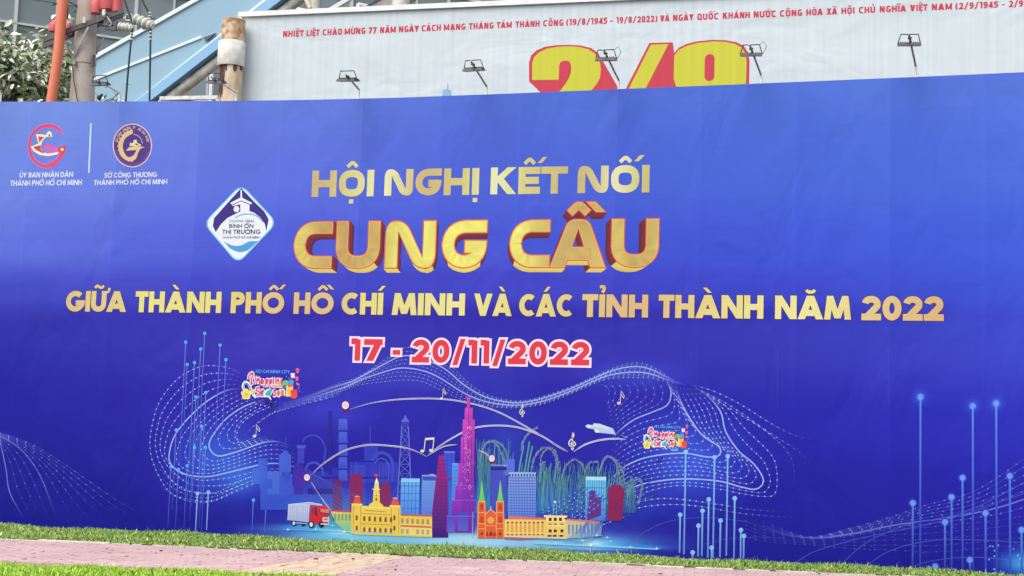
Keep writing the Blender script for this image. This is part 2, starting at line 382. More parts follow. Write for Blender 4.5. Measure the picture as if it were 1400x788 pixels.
def marks(ch, cx, W, sty, w):
    """diacritics of one letter, as the print draws them"""
    t = w*(.62 if sty == 'title' else .52); g = []; y = 1.10; has = lambda c: c in ch
    dx = 0
    if has('\u0302'):
        k = .18 if sty in ('sq', 'title') else .20
        g.append(('r', fillet([(cx-k, y+.02), (cx, y+.21), (cx+k, y+.02)], .08), False)); dx = .43 if sty == 'sq' else .36; y += .04
    if has('\u0306'): g.append(('r', arc(cx, y+.2, .17, .15, 200, 340, 2, 9), False))
    if has('\u0301'): g.append(('d', cx-.06+dx, y+.0, cx+.13+dx, y+.22, t*1.15))
    if has('\u0300'): g.append(('d', cx+.07+dx, y+.0, cx-.13+dx, y+.22, t*1.15))
    if has('\u0309'): g.append(('r', fillet([(cx-.1+dx*.8, y+.22), (cx+.08+dx*.8, y+.26), (cx+.07+dx*.8, y+.1), (cx+dx*.8, y-.02)], .08), False))
    if has('\u0303'): g.append(('r', catmull([(cx-.22, y+.05), (cx-.1, y+.15), (cx+.08, y+.06), (cx+.22, y+.16)], 4), False))
    if has('\u0323'): g.append(('r', np.array([(cx-t*.6, -.19), (cx+t*.6, -.19)]), False, t*1.1))
    if has('\u031b'): g.append(('r', fillet([(cx+W/2-w*.9, .93), (cx+W/2+.1, .95), (cx+W/2+.12, 1.16)], .1), False, t*.9))
    return g, t
def layout(word, sty):
    T, w, gap, sp = STY[sty]; x = 0; items = []
    for k, c in enumerate(word):
        if c == ' ': x += sp; continue
        d = unicodedata.normalize('NFD', c); base = 'Đ' if c == 'Đ' else d[0]
        g, W = glyph(base, sty, w); mk, t = marks(d[1:], (W/2), W, sty, w)
        if base in 'AVTY' and k and word[k-1] not in ' HIMN': x -= gap*.6
        for q in g: items.append((x, q, w))
        for q in mk: items.append((x, q, q[3] if len(q) > 3 else t))
        x += W+gap
    return items, x-gap
def outline_prims(items, ox, oy, sx, sy, grow=0.0):
    """turn laid-out strokes into polygons (lists of left and right borders) in sheet metres"""
    out = []
    for x, q, w in items:
        if q[0] == 'p':
            P = q[1]*[sx, sy]+[ox+x*sx, oy]; out.append(('p', grow_poly(P, grow) if grow else P))
        elif q[0] == 'd':
            _, x0, y0, x1, y1, hw = q
            g = grow/sy; dxy = (x1-x0)/(y1-y0)
            a0, b0, a1, b1 = x0-dxy*g, y0-g, x1+dxy*g, y1+g; hh = hw/2+grow/sx*math.sqrt(1+dxy*dxy)*.95
            L_ = np.array([(a0-hh, b0), (a1-hh, b1)]); R_ = np.array([(a0+hh, b0), (a1+hh, b1)])
            out.append(('q', L_*[sx, sy]+[ox+x*sx, oy], R_*[sx, sy]+[ox+x*sx, oy], False))
        else:
            P = q[1]*[sx, sy]+[ox+x*sx, oy]; closed = q[2]
            if not closed and grow:
                P = P[[0]+[i for i in range(1, len(P)) if np.hypot(*(P[i]-P[i-1])) > 1e-6]].copy(); d = P[0]-P[1]; P[0] += d/np.linalg.norm(d)*grow; d = P[-1]-P[-2]; P[-1] += d/np.linalg.norm(d)*grow
            out.append(('r', P, w*(sx*.5+sy*.5)+2*grow, closed))
    return out
def draw(S, prims, L, col):
    for p in prims:
        if p[0] == 'p':
            S.face(p[1], L, list(col(p[1], np.zeros(len(p[1])))) if callable(col) else [col]*len(p[1]))
        elif p[0] == 'q':
            A, B = p[1], p[2]; n = 6
            T_ = np.linspace(0, 1, n)[:, None]; A2 = A[0]*(1-T_)+A[1]*T_; B2 = B[0]*(1-T_)+B[1]*T_
            ca, cb = (col(A2, T_), col(B2, T_)) if callable(col) else ([col]*n, [col]*n)
            S.quads(A2, B2, L, ca, cb)
        else: S.ribbon(p[1], p[2], L, col, p[3])
def word(S, txt, xl, xr, yb, yt, sty, L, col, outline=None):
    """print a word between photo columns xl..xr, base line yb and cap line yt, converted to sheet metres"""
    a = S.uv(xl, (yb+yt)/2)[0]; b = S.uv(xr, (yb+yt)/2)[0]; xm = (xl+xr)/2
    v0 = S.uv(xm, yb)[1]; v1 = S.uv(xm, yt)[1]
    if len(S.cur[0]): S.part(S.parts[-1][0])
    items, Wd = layout(txt, sty); sx = (b-a)/Wd; sy = v1-v0
    if outline:
        draw(S, outline_prims(items, a, v0, sx, sy, outline[1]), L, outline[0])
    draw(S, outline_prims(items, a, v0, sx, sy), L+1, col)
    return items, a, v0, sx, sy

# ------------------------------------------------------------------ the blue event banner
BH = 6.39; UL, UR = -16.6, 4.9
def to_px(P, Y=0.0):
    P = np.asarray(P, float); W = np.c_[P[:, 0]-CAMP[0], np.full(len(P), Y-CAMP[1]), P[:, 1]-CAMP[2]]
    c = W @ RB; return np.c_[c[:, 0]/c[:, 2]*F+W0/2, c[:, 1]/c[:, 2]*F+H0/2]
BGT = np.array([0, .2, .35, .45, .55, .7, .85, 1.0])
BGS = np.array([-.15, .0, .25, .5, .75, 1.0])
BGC = np.array([
 [(132,160,238),(124,152,236),(108,132,230),(84,114,218),(84,118,222),(92,124,226)],
 [(120,146,236),(114,137,234),(100,118,228),(78,101,218),(74,105,221),(78,112,226)],
 [(102,120,228),(98,114,226),(82,94,218),(71,86,214),(63,86,215),(68,98,224)],
 [(66,76,205),(64,72,200),(68,70,202),(64,66,200),(58,68,204),(62,86,216)],
 [(36,44,176),(36,42,172),(58,52,184),(46,40,174),(46,50,182),(58,70,205)],
 [(26,24,162),(28,24,162),(42,32,174),(34,28,168),(32,30,170),(38,44,188)],
 [(20,16,150),(22,18,150),(28,22,160),(32,26,162),(24,20,156),(28,26,168)],
 [(16,12,142),(18,14,144),(20,16,148),(24,18,150),(20,14,148),(22,18,150)]], float)
SEAMS = [-220, -98, 24, 146, 258, 371, 484, 592, 703, 837, 953, 1085, 1215, 1345, 1480, 1620]
BGC[:4, 2:, 0] *= .93; BGC[:4, 2:, 1] *= .965; BGC[:4, :2, 0] *= .97
GLOW = [(300, 628, 62, 48, (60, 110, 235), .75), (330, 655, 30, 22, (70, 150, 245), .5), (450, 560, 60, 26, (70, 100, 235), .35), (560, 515, 90, 24, (80, 105, 235), .35),
        (870, 512, 55, 16, (80, 110, 240), .45), (945, 632, 62, 48, (60, 110, 240), .75), (912, 600, 40, 30, (60, 100, 235), .4), (700, 690, 160, 28, (50, 130, 225), .75),
        (560, 700, 150, 26, (60, 120, 230), .5), (470, 722, 60, 22, (70, 180, 215), .8), (800, 744, 80, 10, (70, 190, 250), 1.0), (640, 741, 180, 18, (165, 222, 250), 1.0),
        (500, 734, 120, 13, (120, 205, 246), 1.0), (452, 716, 26, 16, (66, 180, 200), .75), (420, 722, 60, 3.2, (80, 180, 250), .8), (808, 745, 16, 5, (225, 245, 255), 1.0), (860, 749, 50, 2.5, (70, 170, 250), .9),
        (1400, 770, 30, 16, (70, 190, 250), .9), (640, 738, 40, 6, (225, 235, 250), .7), (470, 728, 18, 3, (235, 245, 255), .9), (0, 600, 14, 8, (70, 90, 210), .4),
        (650, 500, 330, 22, (60, 55, 190), .25), (690, 430, 620, 16, (36, 24, 158), .55), (650, 378, 260, 10, (60, 55, 190), .45), (745, 590, 200, 60, (46, 44, 176), .35),
        (690, 608, 30, 80, (50, 110, 210), .3)]
for k, x in enumerate((258.5, 1330, 1362)): GLOW.append((x if k else 1258, (543, 555, 552)[k], 9, 9, (70, 110, 240), .6))
def bg(P):
    """printed ground colour of the banner (0-255) at sheet points: the design's own blue gradient, its glows and the tone steps between printed strips"""
    P = np.asarray(P, float); p = to_px(P); s = p[:, 0]/1400; t = np.clip(1-P[:, 1]/BH, 0, 1)
    i = np.clip(np.searchsorted(BGT, t)-1, 0, len(BGT)-2); j = np.clip(np.searchsorted(BGS, s)-1, 0, len(BGS)-2)
    a = ((t-BGT[i])/(BGT[i+1]-BGT[i]))[:, None]; b = np.clip((s-BGS[j])/(BGS[j+1]-BGS[j]), 0, 1)[:, None]
    a = a*a*(3-2*a)
    c = (BGC[i, j]*(1-b)+BGC[i, j+1]*b)*(1-a)+(BGC[i+1, j]*(1-b)+BGC[i+1, j+1]*b)*a
    # strips: each printed width drifts a little from its neighbour
    xb = at(0, 0)[0]; q = np.searchsorted(SEAM_U, P[:, 0]); q = np.clip(q, 1, len(SEAM_U)-1)
    f = (P[:, 0]-SEAM_U[q-1])/(SEAM_U[q]-SEAM_U[q-1])
    drift = (f-.45)*.036+.012*np.sin(q*2.3)
    c = c*(1+drift[:, None]*np.array([1.5, 1.0, .35]))
    for gx, gy, rx, ry, col, al in GLOW:
        k = np.exp(-((p[:, 0]-gx)/rx)**2-((p[:, 1]-gy)/ry)**2)*al
        c = c*(1-k[:, None])+np.array(col, float)*k[:, None]
    return c
B = Sheet(0.0, M_ink)
SEAM_U = np.array([B.uv(x, 430)[0] for x in SEAMS])
def ink(c): return lin(c)*INK
def over(col, a=1.0):
    """colour function: translucent ink over the printed ground; a may be a number or f(t)"""
    col = np.array(col, float)
    def f(P, t):
        al = a(np.ravel(t)) if callable(a) else np.full(len(P), a)
        return ink(bg(P)*(1-al[:, None])+col*al[:, None])
    return f
def keyed(keys, mottle=0.0, vshade=None):
    X = [k[0] for k in keys]; Cc = np.array([k[1] for k in keys], float)
    def f(P, t):
        p = to_px(P); c = np.stack([np.interp(p[:, 0]+(p[:, 1]-430)*.12, X, Cc[:, k]) for k in range(3)], 1)
        if mottle: c = c*(1+mottle*(np.sin(p[:, 0]*.45+p[:, 1]*.8)*np.sin(p[:, 1]*.31-p[:, 0]*.17)))[:, None]
        if vshade: c = c*(1+vshade*np.clip((p[:, 1]-335)/32, -1, 1))[:, None]
        return ink(np.clip(c, 0, 255))
    return f
def poly(pts, col, L, a=1.0, c2=None):
    """filled shape given by photo columns and rows; c2 blends downwards"""
    q = B.UV(pts); cols = over(col, a)(q, np.zeros(len(q)))
    if c2 is not None:
        z = q[:, 1]; k = ((z-z.min())/max(np.ptp(z), 1e-6))[:, None]
        cols = over(col, a)(q, 0*z)*k+over(c2, a)(q, 0*z)*(1-k)
    B.face(q, L, cols)
def rect(x0, y0, x1, y1, col, L, a=1.0, c2=None, sk=.0):
    poly([(x0+(y1-y0)*0, y0), (x1, y0+sk), (x1, y1+sk), (x0, y1)], col, L, a, c2)
def line(pts, w, col, L, a=1.0, closed=False, step=.15):
    """stroke w photo pixels wide (about 1 cm each)"""
    B.ribbon(B.UV(pts), w*.0105, L, over(col, a), closed, step)
def disc(x, y, r, col, L, a=1.0, ry=None, n=14):
    poly([(x+r*math.cos(k*2*math.pi/n), y+(ry or r)*math.sin(k*2*math.pi/n)) for k in range(n)], col, L, a)

banner = empty('event_banner', (0, 0, 0), 'long blue printed banner with gold lettering standing on the grass before the billboard', 'banner')

# ground sheet of the print, with its colour per point
# the hem runs level on the left and climbs to the right
TP = np.array([at(x, y)[[0, 2]] for x, y in ((-340, 139), (0, 139.3), (160, 139), (320, 138.2), (430, 136.6), (550, 133.6), (700, 128), (850, 121.9), (1000, 115.9), (1150, 109.7), (1280, 104.2), (1400, 98.9), (1660, 88))])
def TOP(u): return float(np.interp(u, TP[:, 0], TP[:, 1]))
nu, nv = 420, 150
us = np.unique(np.concatenate([np.linspace(UL, UR, nu), SEAM_U-.004, SEAM_U+.004])); us = us[(us >= UL) & (us <= UR)]; nu = len(us)
vs_ = np.linspace(0.0, BH, nv)
G = np.array([(u, v*TOP(u)/BH) for v in vs_ for u in us]); colr = ink(bg(G))
dd = np.min(abs(G[:, 0][:, None]-SEAM_U[None]), axis=1); colr = colr*(1+.05*(dd < .006))[:, None]
me = bpy.data.meshes.new('banner_sheet')
idx = np.arange(nu*nv).reshape(nv, nu)
fq = np.stack([idx[:-1, :-1], idx[:-1, 1:], idx[1:, 1:], idx[1:, :-1]], -1).reshape(-1, 4)
me.from_pydata(np.c_[G[:, 0], np.zeros(len(G)), G[:, 1]].tolist(), [], fq.tolist())
a_ = me.color_attributes.new('ink', 'FLOAT_COLOR', 'POINT'); a_.data.foreach_set('color', np.c_[np.clip(colr, 0, 1), np.ones(len(G))].ravel().astype(np.float32))
link('banner_sheet', me, M_ink, banner)
# steel frame that carries it: hem, posts, rails, back struts
b = MB(); hx_ = np.linspace(UL, UR, 60)
for a, c in zip(hx_[:-1], hx_[1:]): b.add([(x, y, TOP(x)+z) for x in (a, c) for y in (.003, .03) for z in (-.06, -.004)], [(0, 1, 3, 2), (4, 6, 7, 5), (0, 4, 5, 1), (2, 3, 7, 6), (0, 2, 6, 4), (1, 5, 7, 3)])
b.build('top_hem', M_white, banner)
for x in np.append(SEAM_U[(SEAM_U > UL) & (SEAM_U < UR)], [UL+.03, UR-.03]):
    b = MB(); b.box((x, .055, TOP(x)/2-.05), (.05, .05, TOP(x)-.1)); o = b.build('post', M_steel, banner)
for z in (.25, 1.7, 3.2, 4.7, 5.9):
    b = MB(); b.box(((UL+UR)/2, .1, z), (UR-UL, .04, .04)); b.build('rail', M_steel, banner)
for x in SEAM_U[2:-1:2]:
    b = MB(); b.bar((x+.04, .13, 4.6), (x+.04, 2.1, .0), .05, .05); b.build('back_strut', M_steel, banner)

# --- emblems, top left
WH = (236, 244, 252)
B.part('city_emblem_print')
def zpoly(o, s, pts, col, L, a=1, c2=None): poly([(o[0]+x/s, o[1]+y/s) for x, y in pts], col, L, a, c2)
def zline(o, s, pts, w, col, L, a=1, closed=False): line([(o[0]+x/s, o[1]+y/s) for x, y in pts], w, col, L, a, closed, .05)
o1 = (25, 160)
outer = catmull([(655, 265), (600, 170), (530, 118), (430, 100), (330, 120), (230, 190), (165, 290), (140, 420), (165, 560), (220, 650), (300, 710), (400, 735), (500, 715), (580, 650), (650, 550), (690, 410)], 5)
inner = catmull([(570, 430), (592, 500), (578, 560), (520, 620), (430, 672), (330, 670), (240, 600), (195, 500), (178, 420), (192, 320), (250, 230), (330, 175), (420, 155), (520, 170), (590, 220), (655, 265)], 5)
ca = resample(outer, 60); cb = resample(inner[::-1], 60)
k_ = lambda P: B.UV([(o1[0]+x/10.5, o1[1]+y/10.5) for x, y in P])
qa, qb = k_(ca), k_(cb)
B.quads(qa, qb, 4, over((226, 74, 118))(qa, 0), over((222, 88, 140))(qb, 0))
zline(o1, 10.5, list(ca), .8, (236, 128, 190), 5); zline(o1, 10.5, list(cb), .7, (232, 128, 196), 5)
zpoly(o1, 10.5, [(180, 430), (290, 385), (255, 250), (320, 250), (400, 262), (425, 215), (450, 205), (478, 230), (490, 290), (400, 290), (345, 350), (322, 430), (350, 500), (420, 528), (590, 500), (560, 540), (430, 566), (300, 545), (220, 495)], (250, 246, 205), 5)
zpoly(o1, 10.5, [(215, 432), (320, 405), (328, 470), (385, 528), (330, 515), (255, 475)], (222, 70, 100), 6)
zpoly(o1, 10.5, [(285, 280), (380, 290), (330, 335), (305, 375)], (222, 70, 100), 6)
zpoly(o1, 10.5, [(425, 282), (450, 240), (470, 285)], (214, 84, 60), 6)
zpoly(o1, 10.5, [(375, 390), (470, 385), (520, 425), (572, 440), (575, 498), (500, 520), (420, 522), (370, 470)], (206, 112, 200), 5)
zline(o1, 10.5, [(350, 400), (440, 392), (510, 420)], 1.2, (226, 80, 130), 6)
zpoly(o1, 10.5, [(570, 440), (690, 412), (660, 520), (600, 520), (575, 490)], (224, 68, 100), 6)
disc(o1[0]+630/10.5, o1[1]+468/10.5, 2.1, (255, 232, 140), 7)
zline(o1, 10.5, [(270, 585), (400, 600), (520, 575)], .9, (150, 120, 220), 5, .7)
B.part('department_emblem_print'); o2 = (145, 160); cx2, cy2 = 145+378/10.5, 160+412/10.5
disc(cx2, cy2, 27.0, (226, 200, 222), 4, 1, 30.0, 40)
disc(cx2, cy2, 25.4, (92, 62, 140), 5, 1, 28.4, 40)
disc(cx2+.3, cy2, 16.5, (84, 58, 146), 7, 1, 18.2, 32)
zpoly(o2, 10.5, list(catmull([(385, 190), (290, 215), (215, 300), (178, 400), (195, 520), (260, 605), (350, 640), (430, 600), (460, 520), (500, 455), (560, 435)], 4))+[(430, 415), (330, 437), (285, 488), (440, 475)]+list(catmull([(400, 550), (330, 580), (270, 530), (240, 420), (270, 320), (330, 268), (385, 240)], 4)), (238, 205, 150), 8)
for k in range(13):   # cog teeth of the gold ring
    a = math.radians(95+k*14.5); disc(cx2+19.2*math.cos(a), cy2-21.4*math.sin(a), 1.3, (238, 205, 150), 8, n=6)
zline(o2, 10.5, list(arc(385, 400, 140, 150, -85, -5, 2, 12)), .8, (236, 206, 160), 9)
zpoly(o2, 10.5, [(340, 418), (345, 372), (388, 378), (400, 330), (440, 330), (446, 372), (505, 402), (500, 415)], (250, 226, 190), 9)
zpoly(o2, 10.5, [(415, 385), (440, 380), (470, 405), (430, 408)], (110, 74, 130), 10)
def ring_text(txt, cx, cy, rx, ry, a0, a1, size, col, L):
    n = len(txt)
    for i, c in enumerate(txt):
        if c == ' ': continue
        a = math.radians(a0+(a1-a0)*i/(n-1)); items, Wd = layout(c, 'small')
        px_, py_ = cx+rx*math.cos(a), cy-ry*math.sin(a); q = B.uv(px_, py_); h = size*.0105; th = a-math.pi/2
        for p in outline_prims(items, -Wd*h*.4, 0, h*.8, h):
            rot = np.array([[math.cos(th), math.sin(th)], [-math.sin(th), math.cos(th)]])
            if p[0] == 'q': draw(B, [('q', p[1] @ rot+q, p[2] @ rot+q, False)], L, col)
            else: draw(B, [('r', p[1] @ rot+q, p[2], p[3])], L, col)
ring_text('SỞ CÔNG THƯƠNG TP. HỒ CHÍ MINH', cx2, cy2, 20.6, 22.8, 166, 14, 3.6, over((240, 205, 190)), 10)
for k in range(34):
    if k % 9 == 8: continue
    a = math.radians(196+k*4.35); x, y = cx2+22.6*math.cos(a), cy2-25.2*math.sin(a)
    line([(x, y), (x+1.5*math.cos(a), y-1.7*math.sin(a))], .6, (176, 140, 176), 6, .8)
B.part('organiser_lettering')
wcol = over(WH)
for t, xl, xr, yb, yt in (('ỦY BAN NHÂN DÂN', 27, 100, 242.6, 235.6), ('THÀNH PHỐ HỒ CHÍ MINH', 14.3, 112, 253.8, 246.6), ('SỞ CÔNG THƯƠNG', 143, 214.8, 242.8, 236), ('THÀNH PHỐ HỒ CHÍ MINH', 128.6, 228.6, 252.6, 246)):
    word(B, t, xl, xr, yb, yt, 'small', 4, wcol)
B.part('divider_print'); line([(124.4, 168.8), (121.5, 236.6)], 2.4, (200, 240, 252), 4)
# --- diamond emblem
B.part('diamond_emblem_print')
o3 = (270, 240); s3 = 6.06
dia = [(362, 78), (655, 392), (335, 728), (55, 398)]
q = fillet(B.UV([(o3[0]+x/s3, o3[1]+y/s3) for x, y in dia]), .13, True, 6); c_ = q.mean(0)
B.face(c_+(q-c_)*1.025, 4, over((120, 215, 250))(q, 0)); B.face(c_+(q-c_)*.985, 5, over((240, 247, 253))(q, 0))
zpoly(o3, s3, [(362, 105), (480, 228), (555, 300), (590, 365), (572, 460), (558, 402), (520, 348), (470, 310), (430, 296), (430, 240), (355, 240), (355, 300), (250, 352), (195, 405), (152, 470), (127, 420), (138, 355), (235, 245)], (66, 50, 140), 7)
disc(o3[0]+323/s3, o3[1]+279/s3, 4.0, (240, 245, 252), 8, 1, 4.4)
zpoly(o3, s3, [(357, 120), (368, 120), (370, 185), (452, 228), (446, 240), (432, 236), (430, 300), (358, 306), (355, 240), (290, 254), (283, 240), (272, 228), (356, 184)], (242, 246, 252), 8)
zline(o3, s3, [(285, 246), (362, 212), (436, 242)], 1.1, (66, 50, 140), 9)
zline(o3, s3, list(catmull([(310, 352), (370, 326), (440, 322), (500, 342), (545, 388)], 6)), 1.6, (110, 180, 235), 8)
zpoly(o3, s3, list(catmull([(215, 546), (290, 580), (360, 580), (430, 548), (505, 545)], 5))+list(catmull([(440, 605), (400, 628), (340, 636), (270, 606)], 5)), (88, 164, 232), 8)
B.part('diamond_emblem_lettering')
for t, xl, xr, yb, yt, c in (('CHƯƠNG TRÌNH', 262, 468, 389, 369, (130, 120, 178)), ('BÌNH ỔN', 262, 465, 436, 404, (52, 42, 100)), ('THỊ TRƯỜNG', 206, 523, 486, 450, (52, 42, 100)), ('THÀNH PHỐ HỒ CHÍ MINH', 205, 516, 524, 505, (120, 110, 165))):
    word(B, t, o3[0]+xl/s3, o3[0]+xr/s3, o3[1]+yb/s3, o3[1]+yt/s3, 'small', 9, over(c))

# --- headline
B.part('headline_lettering')
K1 = keyed([(426, (206, 186, 128)), (455, (224, 214, 140)), (505, (240, 240, 190)), (526, (225, 215, 150)), (560, (206, 182, 128)), (610, (216, 206, 126)), (655, (236, 240, 192)), (671, (230, 230, 160)), (700, (216, 206, 128)), (760, (198, 184, 122)), (790, (210, 196, 136)), (820, (236, 236, 190)), (850, (212, 206, 132)), (888, (190, 170, 112))])
for t, xl, xr in (('HỘI', 426.4, 511.5), ('NGHỊ', 525.8, 655.2), ('KẾT', 670.8, 776.5), ('NỐI', 789.8, 888.3)):
    f_ = (xl+xr)/2; yb = 269.6-(f_-426)*.0141; yt = 233.8-(f_-426)*.0178
    word(B, t, xl, xr, yb, yt, 'sq', 4, K1)
# --- big gold title with its printed extrusion
B.part('title_lettering')
K2 = keyed([(401, (222, 206, 108)), (430, (196, 166, 100)), (470, (198, 166, 102)), (505, (206, 180, 102)), (516, (224, 212, 112)), (535, (232, 226, 122)), (600, (242, 236, 120)), (700, (236, 232, 120)), (745, (206, 180, 106)), (790, (202, 172, 104)), (830, (216, 196, 108)), (850, (204, 178, 104)), (880, (200, 174, 104)), (900, (228, 220, 116))], .06)
K2b = keyed([(401, (226, 204, 120)), (600, (238, 222, 110)), (900, (228, 206, 112))], .03)
VP2 = B.uv(648, 520)
def extrude(prims, L):
    for p in prims:
        if p[0] == 'p': loops_ = [p[1]]; A_ = B_ = None
        elif p[0] == 'q': A_, B_ = p[1], p[2]; T_ = np.linspace(0, 1, 5)[:, None]; A_ = A_[0]*(1-T_)+A_[1]*T_; B_ = B_[0]*(1-T_)+B_[1]*T_
        else:
            P = p[1]; A_, B_ = ribbon_sides(P, p[2], p[3])
        loops = [p[1]] if p[0] == 'p' else [np.r_[A_, B_[::-1]]] if not p[3] else [A_, B_]
        for lp in loops:
            ar = np.sum(lp[:, 0]*np.roll(lp[:, 1], -1)-np.roll(lp[:, 0], -1)*lp[:, 1]); sgn = 1 if ar > 0 else -1
            if p[0] != 'p' and p[3] and lp is loops[1]: sgn = -sgn if abs(ar) < abs(np.sum(loops[0][:, 0]*np.roll(loops[0][:, 1], -1)-np.roll(loops[0][:, 0], -1)*loops[0][:, 1])) else sgn
            n = len(lp)
            for i in range(n):
                a, b_ = lp[i], lp[(i+1) % n]; e = b_-a; ln = np.hypot(*e)
                if ln < 1e-5: continue
                nr = np.array([e[1], -e[0]])/ln*sgn
                d = (VP2-(a+b_)/2); d = d*np.array([.038, .036]); 
                if nr @ d <= 0: continue
                qd = [a, b_, b_+(VP2-b_)*[.038, .036], a+(VP2-a)*[.038, .036]]
                if nr[1] < -.60 and (a[1]+b_[1])/2 < v0+.16*sy:
                    cg = K2b(np.array(qd), 0); cg[2:] *= .82
                    B.face(qd, L+1, list(cg))
                else:
                    c0 = ink((134, 50, 56)); c1 = ink((96, 36, 58))
                    B.face(qd, L, [c0, c0, c1, c1])
def ribbon_sides(P, w, closed):
    keep = B.cur; ko = list(B.order); B.cur = [[], [], []]; r_ = B.ribbon(P, w, 0, (0, 0, 0), closed, 9); B.cur = keep; B.order = ko; return r_
for t, xl, xr in (('C', 402, 454.5), ('U', 459.5, 519.5), ('N', 526.5, 596), ('G', 604, 666), ('C', 696.8, 752), ('Ầ', 752, 829), ('U', 835.5, 901)):
    yt, yb = 302.8-(xl-401)*.0085, 367.6-(xl-401)*.004
    a = B.uv(xl, 335)[0]; c = B.uv(xr, 335)[0]; v0 = B.uv((xl+xr)/2, yb)[1]; v1 = B.uv((xl+xr)/2, yt)[1]
    items, Wd = layout(t, 'title'); sx, sy = (c-a)/Wd, v1-v0
    if len(B.cur[0]): B.part('title_lettering')
    pr = outline_prims(items, a, v0, sx, sy, .008)
    extrude(pr, 3)
    draw(B, pr, 5, over((206, 92, 78)))
    draw(B, outline_prims(items, a, v0, sx, sy, -.004), 6, over((240, 176, 104)))
    draw(B, outline_prims(items, a, v0, sx, sy, -.016), 7, K2)
# --- subtitle
B.part('subtitle_lettering')
K3 = keyed([(x_, tuple(.68*c_+.32*d_ for c_, d_ in zip(col_, (230, 214, 146)))) for x_, col_ in [(90, (218, 184, 134)), (110, (226, 196, 142)), (170, (226, 206, 134)), (190, (236, 234, 134)), (300, (232, 228, 142)), (316, (230, 216, 124)), (390, (220, 182, 142)), (460, (222, 190, 134)), (500, (230, 224, 134)), (640, (236, 236, 162)), (700, (226, 220, 134)), (780, (220, 200, 132)), (870, (216, 172, 128)), (905, (220, 186, 128)), (1000, (230, 224, 142)), (1090, (240, 238, 166)), (1150, (232, 226, 150)), (1180, (226, 200, 142)), (1290, (216, 166, 118))]])
for t, xl, xr in (('GIỮA', 89.7, 173), ('THÀNH', 185, 302.8), ('PHỐ', 315.6, 388.7), ('HỒ', 401.5, 456.4), ('CHÍ', 467, 524), ('MINH', 536, 636), ('VÀ', 648, 700), ('CÁC', 710, 784), ('TỈNH', 796, 886.4), ('THÀNH', 900.5, 1044), ('NĂM', 1059.5, 1163.6), ('2022', 1177.8, 1290.3)):
    f_ = (xl+xr)/2; yt = 398.0+(f_-110)*.0066; yb = 426.2+(f_-110)*.0106
    word(B, t, xl, xr, yb, yt, 'geo', 4, K3, (over((96, 52, 74), .8), .008))
# --- date
B.part('date_lettering')
for t, xl, xr in (('17', 480, 523), ('-', 537, 547.5), ('20/11/2022', 563.5, 806)):
    f_ = (xl+xr)/2; word(B, t, xl, xr, 493.6+(f_-500)*.022, 464.3+(f_-500)*.0105, 'date', 8, over((228, 62, 82)), (over((252, 228, 238)), .03))

# --- light waves: families of dotted curves
B.part('wave_print')
def dots(P, gap, r, col, L, a):
    P = resample(P, max(2, int(np.sum(np.hypot(*np.diff(P, axis=0).T))/gap)))
    t = np.linspace(0, 1, len(P)); al = a(t) if callable(a) else np.full(len(P), a)
    for p, q in zip(P, al):
        if q < .12: continue
        c = over(col, float(q))(np.array([p]*6), 0)
        B.face([p+[r*math.cos(k*math.pi/3), r*math.sin(k*math.pi/3)] for k in range(6)], L, c)
def family(keys, n, L, col=(150, 178, 250), w=.8, dot=.0095, gap=.08, a=.9, solid=(), la=.5, nd=5):
    Ks = [resample(catmull(B.UV(k), 8), 70) for k in keys]
    for i in range(n):
        f = i/max(n-1, 1)*(len(Ks)-1); k = min(int(f), len(Ks)-2); f -= k
        P = Ks[k]*(1-f)+Ks[k+1]*f
        fade = (lambda t: a*np.clip(t*6, 0, 1)*np.clip((1-t)*5, 0, 1)) if not callable(a) else a
        sol = i in solid
        B.ribbon(P, (1.7 if sol else w)*.0105, L, over((175, 200, 252) if sol else col, (lambda t: fade(t)*(1.0 if sol else la))), step=9)
        if not sol and dot: dots(P, gap, dot, (205, 220, 255), L+1, fade)
left = [[(339, 518), (317, 505), (290, 500), (267, 504), (241, 520), (219, 548), (209, 577), (205, 610), (212, 640), (232, 673), (260, 683), (289, 685), (320, 672), (346, 661), (378, 656), (402, 664)],
        [(333, 533), (311, 536), (286, 551), (263, 572), (241, 599), (233, 627), (238, 640), (257, 650), (286, 651), (317, 643), (346, 635), (371, 631), (397, 634), (416, 643), (430, 655)],
        [(365, 545), (333, 555), (305, 574), (286, 599), (282, 615), (295, 627), (320, 621), (343, 612), (365, 605), (384, 605), (403, 612)],
        [(390, 548), (358, 561), (336, 574), (325, 589), (325, 602), (330, 605), (340, 602), (360, 592)]]
family(left, 14, 4, solid=(4, 9), a=lambda t: .9*np.clip(t*9, 0, 1)*np.clip((1-t)*5, 0, 1))
lw = [[(205, 625), (232, 655), (262, 672), (292, 674), (325, 660), (352, 648), (380, 645), (405, 652), (430, 672)], [(210, 655), (235, 676), (262, 686), (289, 686), (322, 673), (348, 662), (378, 657), (404, 664), (428, 684)]]
family(lw, 3, 4, a=.7)
crest_t = [(380, 550), (420, 541), (460, 525), (489, 516), (518, 498), (542, 481), (559, 475), (583, 482), (612, 496), (635, 519), (664, 539), (699, 548), (723, 547), (752, 539), (781, 529), (810, 516), (830, 507), (855, 498), (879, 497), (900, 506), (922, 520), (940, 526)]
crest_b = [(360, 566), (415, 552), (460, 538), (489, 527), (518, 523), (548, 520), (577, 522), (606, 535), (635, 548), (664, 555), (699, 558), (737, 554), (767, 544), (796, 532), (825, 520), (850, 517), (885, 517), (905, 521), (922, 525), (940, 528)]
family([crest_t, crest_b], 9, 7, solid=(2, 5), a=lambda t: .8*np.clip(t*5, 0, 1)*np.clip((1-t)*12, 0, 1), la=.4, gap=.066, dot=.0065, w=.7)
family([[(380, 552), (420, 544), (470, 533)], [(330, 600), (372, 566), (470, 540)]], 9, 5, a=.6)
